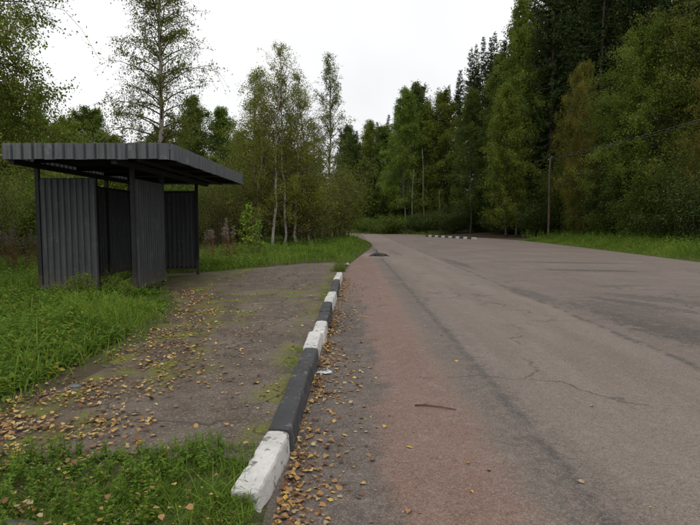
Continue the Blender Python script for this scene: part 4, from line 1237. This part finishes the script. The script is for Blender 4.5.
# ------------------------------------------------------------------ single plants
M_RUST = leaf_mat('fireweed_leaves', (0.11, 0.05, 0.022), (0.20, 0.10, 0.045), (0.09, 0.10, 0.03), 0.85, trans=0.3)
M_FLUFF = simple_mat('seed_fluff', (0.12, 0.095, 0.075), (0.2, 0.165, 0.135), 30, 0.95, 0.3, 0.01, 0.1)
def fireweed_proto(seed, H):
    r = np.random.default_rng(seed)
    st = MB()
    pts = np.column_stack([0.04 * np.sin(np.linspace(0, 2, 6)), 0.02 * np.linspace(0, 1, 6), np.linspace(-0.05, H, 6)])
    st.tube(pts, np.linspace(0.007, 0.003, 6), 5)
    n = 110
    t = r.uniform(0.12, 0.80, n)
    az = r.uniform(0, 6.28, n)
    A = np.stack([np.cos(az), np.sin(az), r.normal(-0.1, 0.3, n)], -1)
    L = 0.13 * (1.2 - t) * r.uniform(0.7, 1.2, n)
    C = np.stack([0.03 * t, 0 * t, H * t], -1) + unit(A) * (L * 0.5)[:, None]
    V, q, tt = leaf_quads(C, A, L, L * 0.2, r.random(n), r)
    lf = np_mesh('leaves', V, [q], M_RUST, tt)
    n = 60
    t = np.linspace(0.74, 1.03, n)
    A = r.normal(0, 1, (n, 3))
    C = np.stack([0.03 + r.normal(0, 0.03, n), r.normal(0, 0.03, n), H * t], -1)
    V, q, tt = leaf_quads(C, A, r.uniform(0.06, 0.11, n), 0.018, r.random(n), r)
    fl = np_mesh('seed_head', V, [q], M_FLUFF, tt)
    return st.mesh('stem', M_TWIG), lf, fl
FW = [fireweed_proto(70, 1.35), fireweed_proto(71, 1.15)]
fw_spots = [(at_depth(6, 17.0), 17.0), (at_depth(14, 16.2), 16.2), (at_depth(24, 16.6), 16.6), (at_depth(31, 17.4), 17.4), (at_depth(18, 18.0), 18.0), (at_depth(9, 15.8), 15.8), (at_depth(28, 15.6), 15.6)]
for k in range(16):
    fw_spots.append((at_depth(random.uniform(-6, 34), 0) + at_depth(random.uniform(-6, 34), 16.8), random.uniform(15.8, 18.5)))
for k in range(14):
    d = random.uniform(19.0, 22.5)
    fw_spots.append((at_depth(random.uniform(204, 238), d), d))
for k, (x, y) in enumerate(fw_spots):
    e = empty('fireweed_plant', (x, y, gz(x, y)), random.uniform(0, 6))
    s = random.uniform(0.75, 1.12)
    e.scale = (s, s, s)
    e.rotation_euler = (random.uniform(-0.12, 0.12), random.uniform(-0.12, 0.12), random.uniform(0, 6))
    left = x < -7.5
    tag(e, 'rusty fireweed with pale seed fluff left of the shelter' if left else 'rusty fireweed with pale seed fluff right of the shelter', 'fireweed',
        'fireweed left of the shelter' if left else 'fireweed right of the shelter')
    for me in FW[k % 2]:
        o = bpy.data.objects.new(me.name.split('.')[0], me); col.objects.link(o); o.parent = e

# bright sapling by the platform end, and other distinct plants
L_BRIGHT = leaf_mat('sapling_leaves', (0.12, 0.2, 0.02), (0.21, 0.31, 0.035), trans=0.4, objvar=0.0)
P['sapling'] = broadleaf(81, 2.3, 0.62, 0.35, nb=26, twigs=4, lpt=7, leaf=0.13, lw=0.55, droop=0.4, elev=(25, 55), trunk_r=0.016, spread=0.05, profile='cone')
SIZE['sapling'] = 2.3
tree_px('sapling', 'sapling', 249, 22.0, 2.15, L_BRIGHT, M_TWIG, 'bright light green sapling in the grass right of the shelter', 'sapling', rz=1.0)
tree_px('sapling', 'sapling', 259, 22.6, 1.5, L_BRIGHT, M_TWIG, 'smaller light green sapling right beside the taller one', 'sapling', rz=2.0)
P['weed_bush'] = bush(82, 0.55, 0.32, stems=14, twigs=9, lpt=14, leaf=0.045, lw=0.4, spread=0.03)
SIZE['weed_bush'] = 0.55
plant('weed_bush', 'weed_plant', -0.36, 15.2, 0.36, L_WILLOW, M_GSTEM, 'grey-green weed growing at the far end of the kerb', 'weed')
plant('weed_bush', 'weed_plant', -0.25, 16.4, 0.36, L_FRESH, M_GSTEM, 'small weed just past the end of the kerb', 'weed')
P['yellow_weed'] = bush(83, 0.9, 0.3, stems=10, twigs=9, lpt=10, leaf=0.07, lw=0.4, spread=0.05)
SIZE['yellow_weed'] = 0.9
for x, y, h, lab in ((at_depth(70, 10.2), 10.2, 0.85, 'upright weed growing before the near wall panel of the shelter'), (at_depth(84, 10.4), 10.4, 0.95, 'taller upright weed covering the lower corner of the near wall panel'),
                     (at_depth(112, 10.6), 10.6, 0.8, 'weed growing in the open end of the shelter'), (at_depth(124, 10.3), 10.3, 0.7, 'weed at the foot of the shelter corner post'),
                     (at_depth(55, 10.3), 10.3, 0.6, 'short weed at the foot of the shelter back post')):
    plant('yellow_weed', 'weed_plant', x, y, h * 0.6, L_FRESH, M_GSTEM, lab, 'weed')

# ------------------------------------------------------------------ pole and wires
M_POLE = simple_mat('weathered_pole_wood', (0.07, 0.052, 0.038), (0.13, 0.1, 0.075), 9, 0.95, 0.5, 0.02, 0.15)
M_WIRE = simple_mat('old_wire', (0.11, 0.11, 0.11), (0.17, 0.17, 0.17), 5, 0.5, 0.1, 0.002, 0.3)
M_CERAM = simple_mat('glazed_insulator', (0.3, 0.28, 0.25), (0.4, 0.38, 0.34), 5, 0.4, 0.1, 0.002, 0.5)
px1, py1 = at_depth(548, 46.0), 46.0
z_p = gz(px1, py1)
px2, py2 = 17.2, 6.0
z_q = gz(px2, py2)
def pole(x, y, z, H, label):
    e = empty('utility_pole', (x, y, z))
    tag(e, label, 'pole')
    m = MB()
    zz = np.linspace(-0.3, H, 10)
    m.tube(np.column_stack([0.02 * np.sin(zz), 0.0 * zz, zz]), np.linspace(0.10, 0.07, 10), 10)
    m.build('shaft', M_POLE, e, True)
    ends = []
    for k, (dx, dz) in enumerate(((0.14, -0.12), (-0.14, -0.32))):
        m = MB()
        m.tube([(0.05 * np.sign(dx), 0, H + dz), (dx, 0, H + dz), (dx, 0, H + dz + 0.10)], 0.012, 5)
        m.build('bracket', M_WIRE, e)
        m = MB()
        m.tube([(dx, 0, H + dz + 0.08), (dx, 0, H + dz + 0.12), (dx, 0, H + dz + 0.15), (dx, 0, H + dz + 0.19)], [0.03, 0.04, 0.03, 0.035], 8)
        m.build('insulator', M_CERAM, e, True)
        ends.append((x + dx, y, z + H + dz + 0.15))
    return ends
e1 = pole(px1, py1, z_p, 6.75, 'slim wooden utility pole at the forest edge right of centre')
e2 = pole(px2, py2, z_q, 6.9, 'wooden utility pole beside the road outside the right picture edge')
for k, (a, b) in enumerate(zip(e1, e2)):
    a, b = np.array(a), np.array(b)
    t = np.linspace(0, 1, 24)[:, None]
    pts = a + (b - a) * t - np.array([0, 0, 1.0]) * 0.55 * 4 * t * (1 - t)
    m = MB(); m.tube(pts, 0.0065, 5)
    tag(m.build('overhead_wire', M_WIRE), 'upper overhead wire slanting up from the pole to the right' if k == 0 else 'lower overhead wire slanting up from the pole to the right', 'wire', 'wires on the pole')

# ------------------------------------------------------------------ heap, twig, litter, stone
M_RUBBLE = simple_mat('dark_rubble', (0.018, 0.017, 0.017), (0.05, 0.047, 0.044), 12, 0.9, 0.6, 0.03, 0.25)
M_STONE = simple_mat('grey_stone', (0.06, 0.062, 0.06), (0.15, 0.15, 0.145), 9, 0.9, 0.6, 0.02, 0.25)
def lump(seed, r, squash=0.7):
    import bmesh
    rr_ = np.random.default_rng(seed)
    bm = bmesh.new()
    bmesh.ops.create_icosphere(bm, subdivisions=2, radius=r)
    ph = rr_.uniform(0, 6, 6)
    for v in bm.verts:
        p = v.co
        k = 1 + 0.16 * math.sin(p.x * 5 / r * 0.6 + ph[0]) + 0.13 * math.sin(p.y * 4 / r * 0.7 + ph[1]) + 0.12 * math.sin(p.z * 5 / r + ph[2]) + rr_.normal(0, 0.04)
        v.co = p * k
        v.co.z *= squash
    me = bpy.data.meshes.new('lump')
    bm.to_mesh(me); bm.free()
    return me
hx, hy = ray_ground(379, 256, 0.0)
heap = empty('rubble_heap', (hx, hy, 0))
heap.scale = (1.15, 1.0, 0.62)
tag(heap, 'small dark heap of broken asphalt with a stick on the road edge', 'rubble heap')
for k, (dx, dy, r, s) in enumerate(((0, 0, 0.20, 0.75), (0.2, 0.05, 0.15, 0.7), (-0.17, 0.04, 0.14, 0.7), (0.07, -0.16, 0.13, 0.6), (-0.1, 0.2, 0.16, 0.8), (0.32, -0.06, 0.08, 0.7), (-0.28, -0.08, 0.07, 0.7), (0.12, 0.12, 0.13, 0.9))):
    me = lump(90 + k, r, s); me.materials.append(M_RUBBLE)
    o = link('chunk', me, heap); o.location = (dx, dy, r * s * 0.55)
crumb = lump(140, 0.05, 0.6); crumb.materials.append(M_RUBBLE)
for k in range(26):
    a_, r_ = random.uniform(0, 6.28), 0.18 + abs(random.gauss(0, 0.14))
    o = link('crumb', crumb, heap); f_ = random.uniform(0.3, 1.1)
    o.location = (math.cos(a_) * r_, math.sin(a_) * r_, 0.016 * f_); o.scale = (f_, f_ * random.uniform(0.7, 1.2), f_); o.rotation_euler = (0, 0, a_)
m = MB(); m.tube([(-0.05, 0, 0.1), (-0.08, 0.02, 0.34), (-0.13, 0.0, 0.5)], [0.02, 0.016, 0.01], 6); m.build('stick', M_TWIG, heap)

tx0, ty0 = ray_ground(415, 406, 0.0); tx1, ty1 = ray_ground(456, 410, 0.0)
m = MB()
tt_ = np.linspace(0, 1, 7)
m.tube(np.column_stack([tx0 + (tx1 - tx0) * tt_, ty0 + (ty1 - ty0) * tt_ + 0.02 * np.sin(tt_ * 4), 0.008 + 0.004 * np.sin(tt_ * 7) ** 2]), np.linspace(0.007, 0.004, 7), 6)
m.tube([(tx0 + 0.22 * (tx1 - tx0), ty0 + 0.01, 0.01), (tx0 + 0.36 * (tx1 - tx0), ty0 + 0.05, 0.012)], [0.004, 0.002], 5)
tag(m.build('twig', M_TWIG), 'thin brown twig lying on the reddish part of the road', 'twig')
sx0, sy0 = ray_ground(428, 388, 0.0)
m = MB(); m.tube([(sx0, sy0, 0.007), (sx0 + 0.03, sy0 + 0.04, 0.009), (sx0 + 0.02, sy0 + 0.11, 0.007)], [0.003, 0.003, 0.002], 5)
tag(m.build('straw', simple_mat('dry_straw', (0.3, 0.25, 0.12), (0.4, 0.33, 0.18), 20)), 'short yellowish straw on the road above the brown twig', 'straw')

M_PLASTIC = simple_mat('pale_plastic_film', (0.3, 0.32, 0.37), (0.46, 0.48, 0.53), 30, 0.35, 0.4, 0.01, 0.5)
def crumple(seed, s):
    r = np.random.default_rng(seed)
    n = 8
    g = np.linspace(-1, 1, n)
    Xg, Yg = np.meshgrid(g, g, indexing='ij')
    rad = 1 + 0.2 * r.normal(size=(n, n))
    Z = np.abs(r.normal(0, 0.28, (n, n))) * s * (1.1 - np.maximum(abs(Xg), abs(Yg))) + 0.004
    V = np.stack([Xg * s * rad, Yg * s * 0.6 * rad, Z], -1).reshape(-1, 3)
    i, j = np.meshgrid(np.arange(n - 1), np.arange(n - 1), indexing='ij')
    a = i * n + j
    return np_mesh('crumpled_wrapper', V, [np.stack([a, a + n, a + n + 1, a + 1], -1).reshape(-1, 4)], M_PLASTIC)
wx, wy = ray_ground(324, 373.5, 0.0)
o = link('plastic_wrapper', crumple(3, 0.075)); o.location = (wx, wy, 0.008)
tag(o, 'crumpled pale plastic wrapper among the leaves beside the kerb', 'litter')

sx, sy = ray_ground(4, 522, 0.1)
me = lump(120, 0.12, 0.4); me.materials.append(M_STONE)
o = link('stone', me); o.location = (sx, sy, 0.06); o.scale = (1.1, 0.6, 0.9)
tag(o, 'flat grey stone in the ground cover at the bottom left corner', 'stone')
sx, sy = ray_ground(76, 389, 0.07)
me = lump(121, 0.05, 0.6); me.materials.append(M_STONE)
o = link('stone', me); o.location = (sx, sy, 0.085)
tag(o, 'small grey stone among dead leaves at the grass edge', 'stone')
sx, sy = ray_ground(347, 266, 0.0)
me = lump(122, 0.07, 0.9); me.materials.append(M_WHITE)
o = link('painted_stone', me); o.location = (sx, sy, 0.045)
tag(o, 'small white painted stone past the far end of the kerb', 'stone')

# ------------------------------------------------------------------ fallen leaves
def litter_mat():
    t = NT('fallen_leaf_litter')
    a = t.n('Attribute', {'attribute_name': 'tint'}).outputs['Fac']
    rp = t.n('ValToRGB', None, Fac=a)
    cr = rp.color_ramp
    cr.interpolation = 'LINEAR'
    stops = [(0.0, (0.06, 0.03, 0.018)), (0.3, (0.14, 0.07, 0.032)), (0.55, (0.265, 0.15, 0.06)), (0.8, (0.41, 0.27, 0.065)), (1.0, (0.38, 0.29, 0.16))]
    while len(cr.elements) < len(stops):
        cr.elements.new(0.5)
    for e, (p, c) in zip(cr.elements, stops):
        e.position = p; e.color = c + (1,)
    n = t.noise(t.obj(), 60, 3)
    c = t.mix(t.step(n, 0.45, 0.7, 0, 0.4), rp.outputs[0], (0.12, 0.07, 0.035))
    return t.done(c, 0.7, None, 0, 0.3)
M_LITTER = litter_mat()
LEAFM = [simple_mat('fallen_leaf_yellow', (0.38, 0.23, 0.03), (0.48, 0.32, 0.06), 40, 0.65, 0.3, 0.004), simple_mat('fallen_leaf_ochre', (0.22, 0.115, 0.042), (0.31, 0.18, 0.075), 40, 0.65, 0.3, 0.004),
         simple_mat('fallen_leaf_brown', (0.09, 0.042, 0.022), (0.17, 0.085, 0.04), 40, 0.7, 0.3, 0.004), simple_mat('fallen_leaf_pale', (0.25, 0.185, 0.10), (0.34, 0.265, 0.16), 40, 0.7, 0.3, 0.004)]
LEAFN = ['yellow', 'ochre', 'brown', 'pale tan']

def leaf_shape(r):
    """curled pointed-oval leaf of unit length, 8 outline vertices and a midrib, with a short stalk"""
    t = np.array([0.0, 0.18, 0.45, 0.75, 1.0])
    w = np.array([0.0, 0.30, 0.36, 0.20, 0.0]) * r.uniform(0.85, 1.2)
    cup, bend = r.uniform(-0.15, 0.75), r.uniform(-0.5, 0.9)
    mid = np.stack([t - 0.5, 0 * t + 0.03 * np.sin(t * 5), bend * (t - 0.5) ** 2], -1)
    lf = mid[1:4] + np.stack([0 * w[1:4], w[1:4], cup * w[1:4] + r.normal(0, 0.04, 3)], -1)
    rt = mid[1:4] - np.stack([0 * w[1:4], w[1:4], -cup * w[1:4] + r.normal(0, 0.04, 3)], -1)
    stalk = np.array([mid[0] + [-0.22, 0.03, 0.02], mid[0] + [-0.22, 0.05, 0.02], mid[0] + [0, 0.015, 0]])
    V = np.concatenate([mid, lf, rt, stalk])         # 0-4 mid, 5-7 left, 8-10 right, 11-13 stalk
    V[:, 2] -= V[:, 2].min() - 0.01
    tri = np.array([[0, 1, 5], [1, 0, 8], [3, 4, 7], [4, 3, 10], [11, 13, 12]])
    quad = np.array([[5, 1, 2, 6], [6, 2, 3, 7], [1, 8, 9, 2], [2, 9, 10, 3]])
    return V, tri, quad
lr = np.random.default_rng(99)
SH = [leaf_shape(lr) for _ in range(10)]
def fallen():
    pts = []
    # gutter right of the kerb
    n = 3700
    y = 2.0 + 12.5 * lr.random(n) ** 1.5
    x = kerb_x(y) + 0.095 + np.abs(lr.exponential(0.105, n)) * (0.6 + 0.8 * value_noise(y * 1.5, y * 0, 5))
    pts += [(a, b, 0.004 + 0.02 * lr.random() * max(0, 1 - (a - float(kerb_x(b)) - 0.1) / 0.2), 'gutter between road and kerb') for a, b in zip(x, y)]
    # ragged drift of leaves at the foot of the grass
    edge = [(-2.75, 3.2), (-2.5, 4.4), (-2.4, 5.4), (-2.5, 7.0), (-2.75, 9.0), (-3.15, 10.2), (-3.6, 11.4)]
    ey = np.array([p[1] for p in edge]); ex = np.array([p[0] for p in edge])
    n = 4200
    y = 3.0 + 8.6 * lr.random(n) ** 1.7
    x = np.interp(y, ey, ex) + 0.10 + lr.normal(0.2, 0.46, n) * np.clip(1.5 - 0.1 * y, 0.5, 1.3)
    pts += [(a, b, float(plat_z(a)) + 0.010 + 0.012 * lr.random(), 'platform near the grass') for a, b in zip(x, y)]
    # over the platform
    n = 1900
    y = 3.0 + 13 * lr.random(n) ** 1.3
    xl = np.interp(y, ey, ex)
    x = xl + (kerb_x(y) - 0.12 - xl) * lr.random(n) ** 1.15
    pts += [(a, b, float(plat_z(a)) + 0.008, 'bare platform') for a, b in zip(x, y)]
    # road
    n = 230
    y = 2.2 + 12 * lr.random(n) ** 1.4
    x = kerb_x(y) + 0.2 + np.abs(lr.exponential(0.7, n))
    pts += [(a, b, 0.003, 'open road') for a, b in zip(x, y)]
    # little drift on the road by the first black stone
    n = 30
    pts += [(a, b, 0.005, 'open road') for a, b in zip(lr.normal(-0.04, 0.13, n), lr.normal(3.75, 0.10, n))]
    # caught in the foreground grass
    n = 650
    y = lr.uniform(1.7, 3.6, n); x = lr.uniform(-2.7, -0.62, n)
    pts += [(a, b, float(plat_z(a)) + 0.015 + 0.07 * lr.random(), 'foreground grass') for a, b in zip(x, y)]
    # thick mat in the near left corner of the platform, and on the earth by the kerb end
    n = 900
    pts += [(a, b, float(plat_z(a)) + 0.012 + 0.01 * lr.random(), 'platform near the grass') for a, b in zip(lr.normal(-2.05, 0.42, n), lr.normal(3.75, 0.42, n)) if a < -1.0 and 3.05 < b < 5.2]
    n = 420
    pts += [(a, b, gz(a, b) + 0.03 * lr.random() + 0.006, 'foreground grass') for a, b in zip(lr.uniform(-2.2, -0.6, n), lr.uniform(1.7, 2.6, n))]
    n = 60
    pts += [(a, b, max(0.004, gz(a, b)) + 0.008, 'foreground grass') for a, b in zip(lr.normal(-0.47, 0.10, n), lr.uniform(2.2, 2.62, n))]
    def thin(p):
        v = float(value_noise(np.array(p[0] * 5.0), np.array(p[1] * 3.0), 77)) * 0.7 + 0.3 * float(value_noise(np.array(p[0] * 14.0), np.array(p[1] * 9.0), 78))
        return lr.random() < np.clip((v - 0.22) * 2.6, 0.05, 1.0)
    pts = [p for p in pts if thin(p)]
    return [p for p in pts if not (kerb_x(p[1]) - 0.085 < p[0] < kerb_x(p[1]) + 0.085)]
FL = fallen()
def shown(p):
    x, y, z, _ = p
    X, Y, Z = x, y * math.cos(PITCH) - (z - CAM_H) * math.sin(PITCH), y * math.sin(PITCH) + (z - CAM_H) * math.cos(PITCH)
    return abs(X / Y) < 350 / F_PX and abs(Z / Y) < 262 / F_PX
vis = sorted([p for p in FL if shown(p)], key=lambda p: p[1])
single = set(id(p) for p in [q for q in vis if q[3] != 'foreground grass'][:190] + [q for q in vis if q[3] == 'foreground grass'][:40] + [q for q in vis if q[3] == 'open road'][:60])
cache = {}
mb = MB()
for p in FL:
    x, y, z, where = p
    k = lr.integers(len(SH)); V, tri, quad = SH[k]
    s = 0.016 + 0.034 * lr.random() ** 1.6 * (1.0 if where != 'foreground grass' else 1.1)
    rot = lr.uniform(0, 6.28); tx, ty = lr.normal(0, 0.18 if where != 'foreground grass' else 0.25, 2)
    if where == 'platform near the grass': s *= 1.08
    if where == 'foreground grass': s *= 0.8
    if where == 'open road': wts = [0.4, 0.25, 0.1, 0.25]
    elif 'gutter' in where: wts = [0.12, 0.40, 0.38, 0.10]
    else: wts = [0.26, 0.32, 0.32, 0.10]
    c = lr.choice(4, p=wts)
    if id(p) in single:
        key = (k, c)
        if key not in cache:
            cache[key] = np_mesh('fallen_leaf', V, [tri, quad], LEAFM[c])
        o = link('fallen_leaf', cache[key])
        o.location = (x, y, z); o.scale = (s, s, s); o.rotation_euler = (tx, ty, rot)
        g = where
        tag(o, '%s fallen leaf lying %s' % (LEAFN[c], {'gutter between road and kerb': 'in the gutter drift beside the kerb', 'platform near the grass': 'in the leaf drift at the grass edge', 'bare platform': 'scattered on the bare platform',
             'open road': 'scattered on the open road', 'foreground grass': 'caught in the foreground grass'}[where]), 'leaf', '%s fallen leaves, %s' % (LEAFN[c], where))
    else:
        ct, st = math.cos(rot), math.sin(rot)
        W = V * s
        W = W + np.stack([0 * W[:, 0], 0 * W[:, 0], W[:, 0] * math.tan(-ty) + W[:, 1] * math.tan(tx)], -1)
        W = np.stack([x + W[:, 0] * ct - W[:, 1] * st, y + W[:, 0] * st + W[:, 1] * ct, z + 0.003 + W[:, 2]], -1)
        tint = {0: 0.78, 1: 0.52, 2: 0.2, 3: 0.98}[int(c)] + lr.normal(0, 0.11)
        mb.add(W, [tri, quad], float(np.clip(tint, 0, 1)))
tag(mb.build('leaf_litter', M_LITTER), 'countless small yellow and brown fallen leaves strewn over platform, gutter and road', 'leaf litter', kind='stuff')
